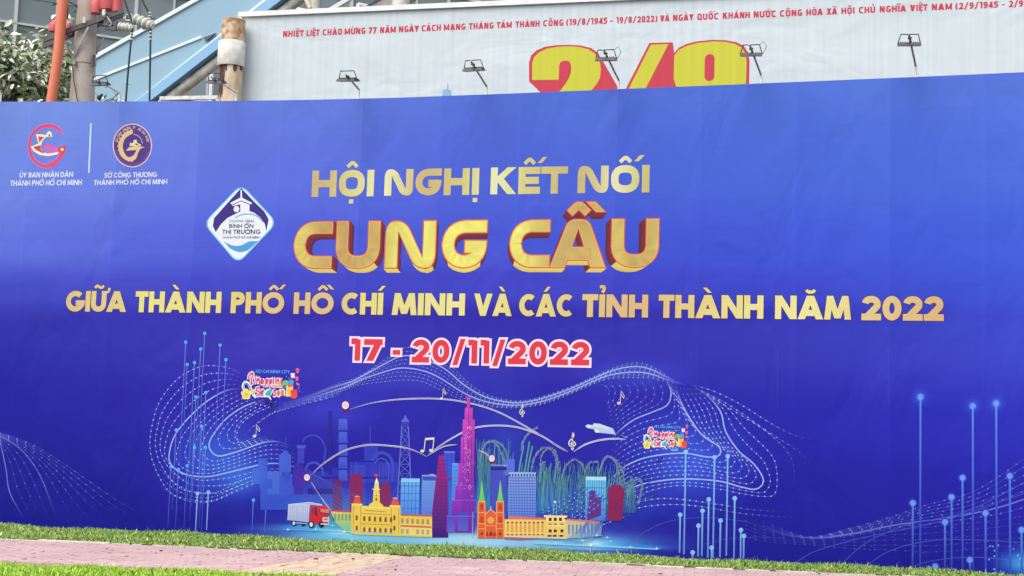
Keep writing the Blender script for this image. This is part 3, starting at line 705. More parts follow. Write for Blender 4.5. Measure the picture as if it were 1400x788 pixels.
c1 = [(818, 525), (830, 530), (833, 546), (826, 560)]
cC = [(905, 512), (916, 530), (917, 543), (911, 555), (891, 564), (867, 574), (846, 590), (836, 604)]
cE = [(922, 523), (934, 556), (958, 593), (983, 611), (983, 623), (967, 625), (937, 620), (904, 622), (873, 629), (846, 644), (826, 668)]
cF = [(948, 529), (970, 544), (986, 565), (992, 590), (1010, 617), (1031, 635), (1044, 657), (1034, 669), (1013, 666), (983, 658), (937, 655), (900, 658), (867, 666), (836, 684), (800, 712)]
cG = [(945, 528), (989, 553), (1019, 587), (1053, 620), (1062, 644), (1060, 675), (1044, 679), (1013, 675), (983, 669), (934, 664), (897, 669), (861, 681), (830, 696), (799, 722)]
family([c1, cC], 9, 4, a=.6, dot=.009)
family([cC, cE], 8, 4, solid=(0,), a=.8)
family([cF, cG], 3, 4, a=lambda t: .8*np.clip(t*9, 0, 1)*np.clip((1-t)*6, 0, 1))
family([cE, cF], 7, 4, solid=(0, 6), a=lambda t: .85*np.clip(t*9, 0, 1)*np.clip((1-t)*6, 0, 1))
for P in ([(945, 527), (1010, 566), (1068, 602), (1098, 623), (1110, 642), (1113, 650)], [(942, 526), (970, 533), (1007, 550), (1044, 573), (1068, 587), (1092, 597), (1125, 604)], [(944, 527), (1000, 556), (1050, 592), (1078, 620), (1086, 645), (1082, 672)]):
    family([P, P], 1, 4, a=lambda t: .8*np.clip(t*9, 0, 1)*np.clip((1-t)*2.2, 0, 1), la=.5)
for P in ([(800, 727), (838, 700), (880, 685), (920, 682), (983, 690), (1028, 697), (1085, 701)], [(792, 735), (834, 708), (876, 694), (918, 690), (960, 693), (1020, 703), (1100, 709)], [(784, 738), (828, 716), (870, 702)]):
    family([P, P], 1, 4, a=lambda t: .9*np.clip(t*9, 0, 1)*np.clip((1-t)*2.6, 0, 1), la=.5)
family([[(750, 735), (800, 690), (835, 655), (870, 632)], [(800, 735), (835, 705), (860, 690), (900, 676)]], 9, 12, a=.8)
line(catmull([(855, 745), (900, 718), (950, 708), (1010, 712), (1060, 724)], 6), 1.1, (90, 110, 220), 4, .5)
line(catmull([(960, 745), (1010, 735), (1070, 736)], 6), 1.1, (90, 110, 220), 4, .4)
f1 = [(0, 592), (43, 607), (87, 634), (130, 664), (174, 693), (217, 713)]
f2 = [(0, 596), (29, 615), (52, 645), (67, 680), (78, 712)]
f3 = [(0, 602), (8, 640), (14, 675), (35, 712)]
fl = lambda t: .55*np.clip((1-t)*3, 0, 1)
family([f1, f2], 7, 4, a=fl, solid=(6,), gap=.14); family([f2, f3], 5, 4, a=fl, solid=(4,), gap=.16)
r1 = [(1020, 700), (1050, 715), (1105, 734), (1160, 723), (1214, 708), (1269, 690), (1324, 675), (1364, 653), (1400, 628), (1450, 600)]
r2 = [(1020, 712), (1050, 727), (1105, 737), (1160, 734), (1214, 725), (1269, 721), (1320, 716), (1364, 712), (1400, 705), (1450, 690)]
r3 = [(1020, 735), (1060, 742), (1105, 745), (1160, 750), (1214, 752), (1269, 755), (1320, 752), (1364, 748), (1400, 745), (1450, 735)]
fr = lambda t: .5*np.clip(t*4, 0, 1)+0*t
family([r1, r2], 8, 4, a=fr, gap=.12, solid=(5,)); family([r2, r3], 5, 4, a=lambda t: .3+0*t, gap=.12)
for P in ([(1150, 772), (1185, 742), (1240, 718), (1320, 700), (1400, 660)], [(1180, 778), (1220, 752), (1290, 738), (1400, 742)], [(1090, 768), (1120, 752), (1190, 733), (1290, 712), (1400, 675)], [(1230, 782), (1270, 768), (1330, 762), (1400, 768)]):
    line(catmull(P, 6), 1.2, (100, 125, 225), 4, .5)
rnd_ = random.Random(4)
for k in range(46): disc(1180+rnd_.random()*230, 700+rnd_.random()*75, 1.0, (110, 140, 230), 5, .5, n=6)
for k in range(22): disc(1345+rnd_.random()*60, 745+rnd_.random()*38, 1.2, (120, 210, 250), 5, .8, n=6)
# --- lollipop lines
B.part('circuit_line_print')
LP = [(254, 468, 170, 0), (280, 456, 165, 0), (274.5, 477.5, 140, 0), (301, 472, 125, 0), (309, 492, 100, 0), (266, 496, 190, 0), (256, 498.5, 90, 0), (281.5, 537, 185, 0), (268, 543, 170, 0), (241, 588, 110, 0), (275.6, 583, 145, 0),
      (266, 612, 80, 0), (281, 612, 115, 0), (256, 637, 88, 0), (244, 642, 80, 0), (234, 638, 84, 0), (270, 675, 52, 1), (285, 673, 52, 1), (346.5, 684, 42, 0), (364, 685, 44, 0),
      (937.6, 618, 140, 2), (977, 625.5, 138, 2), (995, 624, 136, 2), (969, 683, 80, 2), (1004.6, 681.6, 82, 2), (960.5, 698.6, 62, 2), (930, 704, 52, 2), (985, 712, 50, 2), (955, 719, 42, 2), (1013, 725, 40, 2), (1017, 733, 32, 2), (973, 749, 20, 2), (947, 755.5, 12, 2),
      (1258.5, 543, 240, 3), (1330, 555.5, 225, 3), (1362, 552, 235, 3), (1316, 653.5, 130, 3), (1380.6, 651, 140, 3), (1301, 680, 105, 3), (1347.4, 701.7, 88, 3), (1248, 688, 95, 3), (1292, 714, 68, 3), (1396.7, 724.7, 66, 3), (1278.7, 774.8, 14, 3), (1326, 765.6, 28, 3)]
for x, y, h, k in LP:
    if len(B.cur[0]): B.part('circuit_line_print')
    c = [(130, 165, 250), (150, 200, 252), (140, 205, 252), (104, 160, 248)][k]; w = (1.2, 1.8, 2.0, 2.3)[k]; r = (2.3, 2.6, 3.2, 4.1)[k]
    u0 = B.uv(x, y); u1 = (u0[0], max(.03, B.uv(x, y+h)[1]))
    B.ribbon([u0, u1], w*.0105, 14, over(c, (lambda t: .78-.5*t) if k in (0, 3) else (lambda t: .9-.25*t)), step=.3)
    disc(x, y, r, (80, 190, 250) if k == 0 else c, 15, .95)
    if k == 3: disc(x, y, 6.2, c, 13, .28)

# --- skyline artwork
B.part('skyline_print')
S = lambda *a, **k: rect(*a, **k)
fac = (82, 120, 232)
for x0, y0, x1, y1, a, c in ((356, 665, 425, 697, .55, (70, 120, 235)), (345, 640, 366, 662, .45, (90, 150, 245)), (353, 627, 366, 645, .4, (90, 150, 245)), (366, 645, 386, 676, .6, (90, 150, 245)), (382, 650, 400, 677, .5, (88, 140, 245)),
        (381.5, 622, 398, 646, .6, (88, 140, 245)), (388, 646, 396, 660, .5, (80, 120, 235)), (355, 655, 372, 668, .45, (80, 140, 245)), (402, 636, 415, 676, .35, (120, 60, 190)), (407, 613, 416, 634, .55, (80, 96, 215)), (406, 609, 418, 613, .6, (110, 130, 232)),
        (415, 645, 500, 700, .42, (62, 84, 214)), (450, 656, 470, 700, .3, (84, 118, 232)), (449, 562, 454, 650, .75, (38, 30, 140)), (454, 640, 540, 668, .3, (70, 90, 220)), (478, 632, 545, 668, .42, (66, 88, 220)), (484, 636, 500, 660, .5, (78, 110, 232)), (504, 636, 522, 660, .45, (70, 96, 222)),
        (498, 609, 517, 630, .5, (76, 92, 220)), (496, 606, 519, 610, .5, (90, 110, 230)), (421, 668, 455, 676, .7, (40, 30, 130)), (440, 652, 540, 655, .6, (44, 34, 140)), (415, 676, 480, 700, .4, (96, 150, 240)), (500, 660, 545, 690, .4, (54, 60, 196))):
    S(x0, y0, x1, y1, c, 16, a)
poly([(381.5, 623), (390, 616), (398, 623)], (88, 140, 245), 17, .6); line([(390, 617), (391, 598)], .9, (90, 110, 230), 16, .6); line([(506.5, 606), (506, 583)], .9, (110, 120, 220), 16, .6)
for k in range(5): poly([(463.5, 573+k*17.4), (474.5, 573+k*17.4), (475.5, 588.5+k*17.4), (462.5, 588.5+k*17.4)], (92, 122, 232), 18, .75, (70, 90, 214)); line([(462, 590+k*17.4), (477, 590+k*17.4)], 1.4, (44, 36, 140), 19, .8)
line(catmull([(414, 604), (420, 597), (432, 596), (441, 603), (445, 616), (443, 632)], 5), 2.4, (86, 92, 214), 17, .6)
line(catmull([(417, 644), (422, 635), (432, 633), (440, 640), (442, 650)], 5), 3.0, (96, 110, 226), 17, .6)
line(catmull([(508, 630), (518, 620), (530, 622), (537, 634), (536, 658)], 5), 4.0, (80, 100, 222), 17, .6)
line(catmull([(512, 634), (520, 627), (528, 630), (532, 640), (531, 658)], 5), 1.2, (120, 140, 236), 18, .6)
for x in (519, 523.5, 528, 481, 487): line([(x, 632), (x, 668)], .8, (120, 140, 236), 17, .5)
for x0, x1, y0 in ((478, 496, 648), (520, 534, 660), (455, 468, 655)):   # dark red blocks
    poly([(x0, y0+6), (x0+3, y0), (x1-3, y0), (x1, y0+6), (x1+.5, 712), (x0-.5, 712)], (150, 34, 84), 20, .85 if x0 != 455 else .6)
# lattice tower
tw = (112, 126, 226)
line([(550, 574), (543, 690)], 1.6, tw, 17, .85); line([(558, 574), (563, 690)], 1.6, tw, 17, .85); poly([(550, 577), (554, 567), (559, 577)], tw, 17, .8); S(549, 577, 560, 583, (60, 60, 180), 18, .9)
for k in range(7):
    y0 = 583+k*13; y1 = y0+13; f = lambda y: (550-(y-574)*.06, 558+(y-574)*.043)
    a0, b0 = f(y0); a1, b1 = f(y1); line([(a0, y0), (b1, y1)], 1.0, tw, 17, .7); line([(b0, y0), (a1, y1)], 1.0, tw, 17, .7); line([(a0, y0), (b0, y0)], 1.0, tw, 17, .7)
# glass slabs behind
def tower(x0, y0, x1, y1, c, c2, L, nx, ny, lc, la=.5, top=None, w=.7, dx=0):
    poly([(x0, y0), (x1, y0+.4), (x1-1+dx, y1), (x0-1+dx, y1)], c, L, 1, c2)
    for k in range(1, nx): x = x0+(x1-x0)*k/nx; line([(x, y0+2), (x-1+dx, y1)], w, lc, L+1, la)
    for k in range(1, ny): y = y0+(y1-y0)*k/ny; line([(x0, y), (x1, y+.3)], w, lc, L+1, la)
    if top: poly([(x0, y0), (x1, y0+.4), (x1, y0+5), (x0, y0+4.6)], top, L+2)
    line([(x0, y0), (x1, y0+.4)], .9, (180, 215, 250), L+2, .8)
tower(548.5, 654.5, 574, 705, (104, 178, 238), (84, 140, 230), 22, 5, 5, (60, 90, 210), .55, (140, 205, 240))
tower(577, 650, 597, 705, (110, 170, 236), (92, 120, 226), 22, 1, 16, (170, 200, 244), .45, (96, 130, 220)); S(578, 652, 596, 657, (70, 80, 190), 26, .9); S(587, 648.4, 594, 650, (190, 190, 150), 26, .9)
tower(607, 618, 622, 720, (52, 84, 214), (60, 100, 220), 21, 3, 1, (80, 110, 226), .4)
tower(618, 634, 632, 720, (86, 150, 236), (70, 130, 226), 22, 1, 18, (120, 180, 244), .5)
for k in range(16): line([(610, 660+k*4), (622, 655+k*4)], .6, (110, 170, 244), 26, .5)
# rice plants
g_ = random.Random(9)
for k in range(330):
    x = 656+g_.random()*212 if k > 60 else 652+g_.random()*36
    if 672 < x < 688 and k > 60: continue
    top = (632+g_.random()*26 if x > 700 else 600+g_.random()*40); xb = x+g_.uniform(-5, 5)
    if x > 855: top = 650+g_.random()*18
    c = g_.choice([(80, 184, 120), (100, 206, 110), (70, 150, 150), (130, 214, 120), (70, 150, 190)])
    P = catmull([(xb, 702), (x, (702+top)/2), (x+g_.uniform(-4, 6), top)], 5)
    B.ribbon(B.UV(P), np.linspace(1.5, .4, len(P))*.0105, 19, over(c, lambda t: .22+.6*t), step=9)
for x, y in ((744, 640), (764, 640), (722, 612), (726, 618), (714, 618)):
    line(catmull([(x-6, 660), (x-3, 635), (x+2, y-8)], 5), 2.0, (96, 186, 140), 20, .8)
for P in ([(655, 640), (660, 615), (670, 604), (682, 612), (692, 640)], [(655, 630), (664, 608), (678, 604), (690, 614), (697, 634)], [(726, 650), (730, 628), (742, 613), (756, 618), (764, 645)], [(738, 650), (741, 622), (754, 613), (762, 626), (764, 648)],
          [(768, 655), (775, 636), (786, 629), (796, 636), (803, 655)], [(712, 616), (716, 602), (724, 592), (734, 585)], [(818, 650), (824, 632), (832, 625), (842, 634), (850, 668)], [(820, 646), (828, 626), (842, 630), (851, 645), (853, 660)], [(800, 648), (806, 634), (816, 632)],
          [(858, 680), (866, 660), (874, 656), (878, 668), (872, 690)]):
    q = catmull(P, 8); line(q, .8, (150, 185, 180), 21, .75)
    for j in range(3, len(q)-1):
        for r in (-1, 1):
            if g_.random() < .75:
                d = q[j]-q[j-1]; d = d/max(np.hypot(*d), .01); e = np.array([-d[1], d[0]])*r; a = q[j]; line([a+e*.3, a+e*1.5+d*3.0], .9, g_.choice([(130, 165, 170), (150, 185, 160), (108, 140, 190)]), 22, .75)
# purple tower with helipad ledge
poly([(600, 623), (607, 623), (612, 660), (613, 735), (590, 735), (591, 700)], (158, 34, 128), 28, 1, (54, 24, 128)); S(608, 653, 617, 655.5, (158, 34, 128), 28)
for k in range(19): line([(599.5-k*.45, 630+k*5), (609+k*.2, 630+k*5)], .6, (110, 26, 120), 29, .6)
# stepped pink tower
T1 = (204, 66, 176); T2 = (120, 40, 176)
for x0, x1, y0, y1, k in ((611, 649, 706, 728, 0), (618, 649.5, 684, 707, .1), (623, 648.8, 664, 685, .25), (627, 648.4, 634, 665, .45), (630.5, 649, 598, 635, .7), (633, 649.5, 574, 599, .85), (636, 646.8, 558, 575, 1), (638.8, 643, 543, 559, 1)):
    cA = [T2[i]+(T1[i]-T2[i])*k for i in range(3)]; cB = [T2[i]+(T1[i]-T2[i])*max(0, k-.2) for i in range(3)]
    poly([(x0, y0), (x1, y0), (x1-.3, y1), (x0-.8, y1)], cA, 29, 1, cB); poly([(x0, y0), (x0+(x1-x0)*.42, y0), (x0+(x1-x0)*.40, y1), (x0-.8, y1)], [min(255, v*1.1+6) for v in cA], 30, 1, cB); line([(x0, y0), (x1, y0)], .6, (236, 140, 214), 31, .6)
for x0, y0, x1, y1 in ((641, 562, 640, 720), (645, 590, 645, 722), (634, 600, 632, 722)): line([(x0, y0), (x1, y1)], .7, (150, 40, 160), 31, .5)
S(612, 705, 622, 728, (96, 60, 200), 30, .6); S(626, 700, 640, 726, (90, 50, 190), 30, .5)
for k in range(75):
    y = 583+g_.random()*98; x = 641-(y-583)*.06+g_.uniform(-4.5, 5.0) if y < 645 else 640+g_.uniform(-10, 6)
    disc(x, y, .6, (252, 214, 240), 32, .85, n=5)
# office blocks on the right
tower(671, 636, 694, 722, (68, 76, 196), (56, 56, 180), 26, 9, 1, (110, 120, 220), .5); S(671, 639, 693, 643, (36, 32, 120), 29, .8); S(689, 628, 704, 650, (100, 130, 226), 26, .8)
tower(696, 646, 733, 722, (150, 186, 240), (104, 140, 232), 28, 17, 20, (62, 76, 196), .6); S(696, 648.5, 733, 651.5, (48, 52, 160), 31, .95)
for k in range(9): S(698.5+k*4, 648, 700+k*4, 652, (190, 215, 245), 32, .9)
tower(801, 652, 829, 712, (110, 206, 232), (70, 130, 226), 28, 9, 4, (70, 150, 220), .45, (170, 228, 238))
poly([(806, 672), (814, 670), (815, 680), (822, 680), (822, 705), (803, 712)], (110, 46, 130), 32, .85)
poly([(832, 668), (838, 663), (850, 664), (854, 672), (850, 712), (831, 712)], (150, 30, 80), 28, .9)
# little waves of dots across the base
family([[(735, 700), (760, 690), (800, 665)], [(740, 724), (790, 712), (830, 680)]], 7, 33, a=.7, la=.2, gap=.07)
# --- city hall, yellow
B.part('city_hall_print')
YL = (238, 212, 84); YO = (226, 150, 70); RD = (226, 70, 62); BR = (150, 92, 52); YD = (214, 170, 66)
gm = lambda x: 0
poly([(452, 699), (484, 700.5), (484, 731), (472, 727), (460, 716)], (214, 212, 100), 34, 1, (80, 196, 180)); poly([(484, 700), (591, 705), (591, 735), (484, 731)], YL, 34, 1, (206, 205, 110)); poly([(545, 703), (591, 705), (591, 733), (545, 731)], (236, 202, 92), 35, 1, (244, 220, 140))
line([(452, 698.5), (481, 700)], 2, RD, 36, .9); line([(545, 704), (591, 705.6)], 2.2, (220, 96, 62), 36, .9); line([(545, 719), (590, 721)], 2.2, (222, 108, 64), 36, .9)
poly([(481, 691), (548, 694), (548, 733), (480, 730)], YL, 36, 1, (232, 206, 78))
for x in (488.5, 540.5):
    y = 690+(x-488)*.045; poly([(x-7, y), (x+7, y+.5), (x+6.5, y+41), (x-7, y+40)], (240, 206, 84), 37); poly([(x-7.6, y-1.5), (x+7.4, y-1), (x+7, y+1.5), (x-7.4, y+1)], (248, 226, 130), 38)
    poly([(x-5.6, y-1.5), (x-2.8, y-11), (x+3, y-11), (x+6, y-1)], RD, 39, 1, (232, 96, 66)); line([(x-3, y-11.3), (x+3.2, y-11)], 1, (250, 200, 170), 40)
    line([(x-5, y+2), (x-5, y+38)], .8, YO, 38, .7); line([(x+5, y+2), (x+5, y+38)], .8, YO, 38, .7)
poly([(504, 694), (505, 690), (509, 687), (520, 687.5), (524, 691), (525, 695)], YL, 38); line([(499, 698), (528, 700)], 1.2, YO, 39, .8); line([(495, 693.5), (533, 695)], 1.4, (250, 226, 130), 39); line([(494, 702), (534, 704)], 1.0, YO, 39, .9)
poly([(510, 687), (511, 672), (519, 672), (519.5, 687.5)], YL, 38); poly([(511, 672), (512.5, 661), (518, 661), (518.8, 672)], (236, 216, 110), 39); poly([(512.5, 661), (515.3, 652), (518, 661)], (244, 236, 190), 39)
line([(509.5, 669), (520, 669.4)], 1.2, (250, 232, 150), 40); line([(511, 676), (519.5, 676)], 1, (250, 232, 150), 40); S(513.5, 681, 516, 685, BR, 40); S(513.6, 676, 516, 679, YO, 40)
line([(515.4, 655), (515.8, 648)], .7, (170, 60, 120), 40); poly([(512, 649), (517, 648), (517, 651.5), (512.5, 652)], (220, 60, 90), 40)
for i in range(6):
    x = 496.6+i*7.3; y = 705.5+i*.35
    for (yy, hh) in ((y, 7), (y+15, 7.4)):
        poly([(x, yy+hh), (x, yy+1.6), (x+1.2, yy), (x+2.6, yy), (x+3.4, yy+1.6), (x+3.2, yy+hh)], (176, 96, 50), 40); line([(x-.9, yy+hh+.4), (x-.9, yy+.5)], .9, (248, 226, 128), 40); line([(x+1.6, yy+2), (x+1.5, yy+hh)], 1.2, (110, 62, 44), 41)
for x in (486.5, 538): 
    for yy in (705, 719): poly([(x, yy+6.5), (x, yy+1), (x+1.4, yy-.8), (x+3, yy+1), (x+2.8, yy+6.5)], (150, 78, 46), 40)
line([(494, 716.3), (534, 718)], 1.1, YO, 41, .9)
for i in range(6):
    x = 548.5+i*7.0; y = 709+i*.25; S(x, y, x+3.6, y+6.8, (208, 158, 70), 40, .85)
    if i != 2: S(x, y+14.5, x+3.6, y+21, (212, 168, 84), 40, .7)
for i in range(5): S(457+i*5, 703, 459.8+i*5, 712, (170, 170, 84), 40, .7)

# --- cathedral
B.part('cathedral_print')
OR = (232, 98, 56); OL = (246, 170, 96)
for x in (659, 684.2):
    poly([(x-4.8, 686), (x+4.4, 686), (x+5.4, 736), (x-6.2, 736)], OR, 34); poly([(x-4.6, 686), (x-2.6, 676), (x-.1, 656), (x+2.6, 676), (x+4.4, 686)], (130, 222, 116), 35, 1, (96, 206, 110))
    for dx in (-4.8, 4.3): line([(x+dx, 686), (x+dx*1.18, 736)], 1.3, OL, 36)
    line([(x-5, 686), (x+4.8, 686.2)], 1.4, (248, 190, 110), 36)
    for yy in (701, 716, 723): line([(x-5.3, yy), (x+5, yy+.3)], 1.1, OL, 36)
    for yy in (689, 707): S(x-2.3, yy, x+2.2, yy+8, (206, 66, 48), 36)
    poly([(x-2, 731), (x, 727), (x+2, 731)], (120, 40, 44), 36)
poly([(664, 702), (671.5, 696), (679, 702), (679.8, 736), (663.6, 736)], OR, 33); line([(664, 703), (671.5, 696.6), (679, 703)], 1.3, OL, 35); line([(671.3, 697), (671.2, 692.5)], 1.0, (250, 210, 150), 35)
disc(671.2, 711.5, 4.8, OL, 36); disc(671.2, 711.5, 3.5, (226, 178, 84), 37)
line([(664, 719), (679.6, 719.4)], 1.1, OL, 36)
for dx in (-5.2, 0, 5.2): poly([(671.4+dx-1.8, 733), (671.4+dx-1.8, 729), (671.4+dx, 726.5), (671.4+dx+1.8, 729), (671.4+dx+1.8, 733)], (190, 52, 44) if dx else (130, 40, 44), 36)
# --- long palace
B.part('palace_print')
poly([(696, 706), (782, 710), (820, 713), (820, 716), (694, 711)], (232, 118, 84), 33)
poly([(690, 710), (775, 711.5), (775, 736), (690, 733)], (244, 206, 112), 34); poly([(775, 711.5), (800, 714), (799, 735), (775, 736)], (220, 206, 150), 34, .9); poly([(800, 714), (824, 716.4), (822, 733), (799, 735)], (150, 160, 200), 34, .7)
poly([(744, 704.5), (775, 705), (775, 708), (772, 708), (772, 714), (747, 714), (747, 708), (744, 707)], (250, 224, 150), 36)
for i in range(3): S(750.5+i*7, 708, 754.5+i*7, 712.5, (54, 50, 60), 37)
for i in range(9):
    x = 693+i*5.9; S(x, 714, x+3.2, 728, (232, 166, 84), 36); S(x, 713.6, x+3.4, 715.4, (96, 96, 60), 37, .9); S(x, 730.4, x+3.4, 732, (70, 80, 70), 37, .9); line([(x-1.3, 712), (x-1.3, 732)], .9, (250, 226, 140), 37)
for i in range(8): x = 777+i*5.2; S(x, 717.5, x+2.6, 730, (120, 170, 190), 36, .7); line([(x-1.2, 715), (x-1.2, 733)], .8, (246, 226, 160), 37, .85)
S(748, 718, 773, 720, (250, 220, 150), 37)
for x in (750.5, 757.5, 766.5): S(x, 724, x+4, 728, (54, 50, 60), 37); S(x-1.5, 731.5, x+4, 734, (50, 60, 90), 37); S(x, 716, x+4, 717.6, (110, 100, 60), 37)
line([(690, 733.5), (775, 736.4)], 1.4, (220, 220, 210), 38); poly([(690, 734.5), (736, 736), (712, 738), (690, 736.6)], (224, 60, 110), 38, .8)
line([(757, 704), (757, 690)], .9, (120, 190, 240), 37); line([(761, 704), (761, 688)], .9, (120, 190, 240), 37); disc(759, 686.5, 1.7, (225, 240, 255), 38)
# --- truck
B.part('truck_print')
poly([(394.5, 690), (423, 687), (441, 690), (441, 692), (424, 690.6), (422, 714.5), (393, 711)], (170, 182, 226), 42, 1, (150, 160, 214))
poly([(394.5, 690), (423.5, 689.5), (422.5, 714), (393.3, 711.3)], (206, 214, 240), 43, 1, (176, 188, 230)); line([(394.5, 690), (423, 687.2), (440, 690)], 1.0, (214, 224, 246), 44)
for k in range(9): line([(397.2+k*3, 690.6), (396.4+k*3, 711.8+k*.25)], .7, (168, 178, 220), 44, .8)
poly([(424.5, 692), (447, 692), (450.5, 698), (450, 717), (434, 716.5), (423, 713.5)], (226, 44, 58), 43, 1, (206, 34, 50))
poly([(426, 694.5), (430.5, 694), (431, 704), (426, 703)], (110, 60, 100), 44); poly([(431.2, 693.5), (433, 693.5), (434, 707), (431.5, 704)], (40, 26, 60), 45); poly([(437, 696), (450, 696.4), (450.6, 702.5), (437.2, 701)], (214, 130, 108), 45); line([(437, 696), (438, 701), (450.6, 703)], 1.2, (60, 30, 60), 46)
S(441.5, 707.5, 449.5, 713.5, (222, 214, 220), 45); S(443, 708.8, 448.5, 711.5, (150, 140, 160), 46); line([(438.5, 716.4), (450.4, 717)], 1.4, (240, 230, 235), 46); line([(449.6, 706), (450, 718)], 1.0, (240, 214, 220), 46)
for x, y, r in ((426, 717.3, 4.2), (439.5, 717.5, 3.6), (402, 715.6, 3.2), (415, 716.5, 2.6)):
    disc(x, y, r, (30, 24, 60), 44, 1, r*1.15); 
    if r > 3: disc(x-.2 if r > 4 else x, y, r*.55, (226, 232, 246), 47 if r != 3.6 else 43, 1, r*.75)
line([(404, 715), (420, 716)], 1.0, (200, 200, 220), 44)
# --- aeroplane, notes, orbs and arcs of light
B.part('arc_print')
AC = (226, 226, 242)
for P, w in (([(421, 655), (440, 636), (470, 617), (500, 609), (530, 609.5), (560, 614), (584, 624.5)], 2.2), ([(478, 560), (510, 551), (550, 546), (600, 545.5), (640, 551), (680, 563), (720, 584), (760, 608), (776, 617)], 2.0), ([(584, 624), (600, 611), (626, 595), (650, 585), (680, 582), (710, 585), (740, 596), (765, 612), (777, 618)], 2.2),
             ([(584, 624), (606, 611), (626, 608)], 1.6), ([(654, 616), (664, 620), (672, 628)], 1.6), ([(784, 618), (800, 608), (820, 602), (840, 600), (856, 601)], 2.2), ([(424, 657), (434, 672), (446, 690), (455, 700)], 1.4)):
    q = catmull(P, 8); B.ribbon(B.UV(q), w*.0105*np.clip(.35+np.sin(np.linspace(0, math.pi, len(q)))*.9, .3, 1), 27, over(AC, .95), step=9)
    line(q, .5, (170, 165, 160), 28, .3)
for k in range(10): q = catmull([(420+k*1.5, 640+k*1.2), (428+k*4, 668-k*.2), (442+k*7, 690-k*.6), (468+k*9, 712-k)], 5); line(q, .6, (150, 170, 240), 28, .4)
for x, y, r in ((472.5, 554.3, 4.7), (420, 653, 4.0), (672.6, 627, 4.0)):
    disc(x, y+.6, r*1.25, (130, 28, 60), 48, 1, r*1.5); disc(x, y, r, (240, 222, 240), 49, 1, r*1.12, 20); disc(x, y-.3, r*.6, (255, 250, 255), 50, .8)
poly([(800, 582.5), (804, 580.5), (810, 581.5), (812, 579), (820, 579.5), (838, 586), (842, 594.5), (826, 592.5), (818, 592), (812, 587), (803, 585.5)], (206, 222, 238), 42, 1, (176, 200, 234))
poly([(812, 588), (817, 588), (820, 591), (815, 592)], (236, 240, 250), 43); line([(812, 581), (832, 586.5)], .8, (240, 246, 252), 43); poly([(847, 594), (857, 598), (856, 599.5)], (90, 150, 240), 42); poly([(802, 582.8), (806, 581.8), (806, 584)], (250, 250, 255), 43)
NC = (226, 222, 206)
def quaver(x, y, s, double=False, L=49):
    if double:
        disc(x, y, 2.7*s, NC, L, 1, 2.1*s); disc(x+12*s, y-1, 2.7*s, NC, L, 1, 2.1*s); line([(x+2.3*s, y), (x+4.4*s, y-17*s)], 1.2, NC, L); line([(x+14.3*s, y-1), (x+16*s, y-18*s)], 1.2, NC, L)
        poly([(x+3.8*s, y-18*s), (x+16.6*s, y-18.8*s), (x+16.4*s, y-15.6*s), (x+4*s, y-14.8*s)], NC, L)
    else:
        disc(x, y, 1.9*s, NC, L, 1, 1.6*s); line([(x+1.7*s, y), (x+2.4*s, y-13*s), (x+6*s, y-8*s), (x+5.4*s, y-5*s)], .9, NC, L, .95)
        line([(x+2.4*s, y-9.5*s), (x+5.6*s, y-5*s)], .8, NC, L, .95)
quaver(577.5, 617, 1.0, True); quaver(603.5, 545.2, 1.05); quaver(846, 551.4, 1.25); quaver(348, 596.5, 1.2)
def clef(x, y, s):
    P = catmull([(x-1.5*s, y+9*s), (x+.8*s, y+11*s), (x+1.0*s, y+6*s), (x, y-6*s), (x+1.2*s, y-12*s), (x+1.8*s, y-7*s), (x-3.6*s, y-1*s), (x-4.5*s, y+4*s), (x, y+7*s), (x+4.4*s, y+3.5*s), (x+1.6*s, y+.0*s), (x-1.8*s, y+2.6*s), (x-.6*s, y+4.6*s)], 6)
    line(P, 1.5*s, NC, 49, 1, step=9)
clef(782.5, 604, 1.0); clef(714, 562, .72)
for k in range(12):   # streaks of cyan light printed along the feet of the skyline
    q = [(430+k*2, 723+k*1.1), (520, 729+k*1.15), (640, 735.5+k*1.1), (760, 741+k*.9), (860, 748+k*.5)]
    line(catmull(q, 5), 1.0, (150, 220, 250), 3, .55-.04*k)
for k in range(9): line([(806-k, 712+k*2), (770+k*3, 742)], .7, (110, 190, 250), 40, .5); line([(830-k*2, 706+k*3), (782+k*3, 745)], .6, (120, 200, 250), 40, .45)
# star points along the base
for x, y, r in ((808, 745, 2.6), (816.5, 732, 1.8), (797, 739, 1.4), (830, 735, 1.2), (835, 740, 1.0), (862, 748, 1.4), (898, 750, 1.5), (432, 724, 1.3), (455, 719, 1.2), (394, 724, 1.5), (471, 727, 2.2), (760, 743, 1.2)):
    disc(x, y, r*.8, (225, 245, 255), 50, .95, n=8)
    for k in range(4): a = k*math.pi/2; line([(x, y), (x+math.cos(a)*r*(4 if k % 2 == 0 else 1.6), y+math.sin(a)*r*(4 if k % 2 == 0 else 1.6))], .7, (170, 220, 255), 49, .7)
line([(730, 743), (800, 746), (900, 751)], 1.4, (150, 225, 255), 48, .8); line([(394, 724), (440, 726), (540, 729)], 1.2, (110, 200, 250), 48, .6)
line([(647, 700), (646, 735)], 1.2, (190, 190, 250), 48, .5)
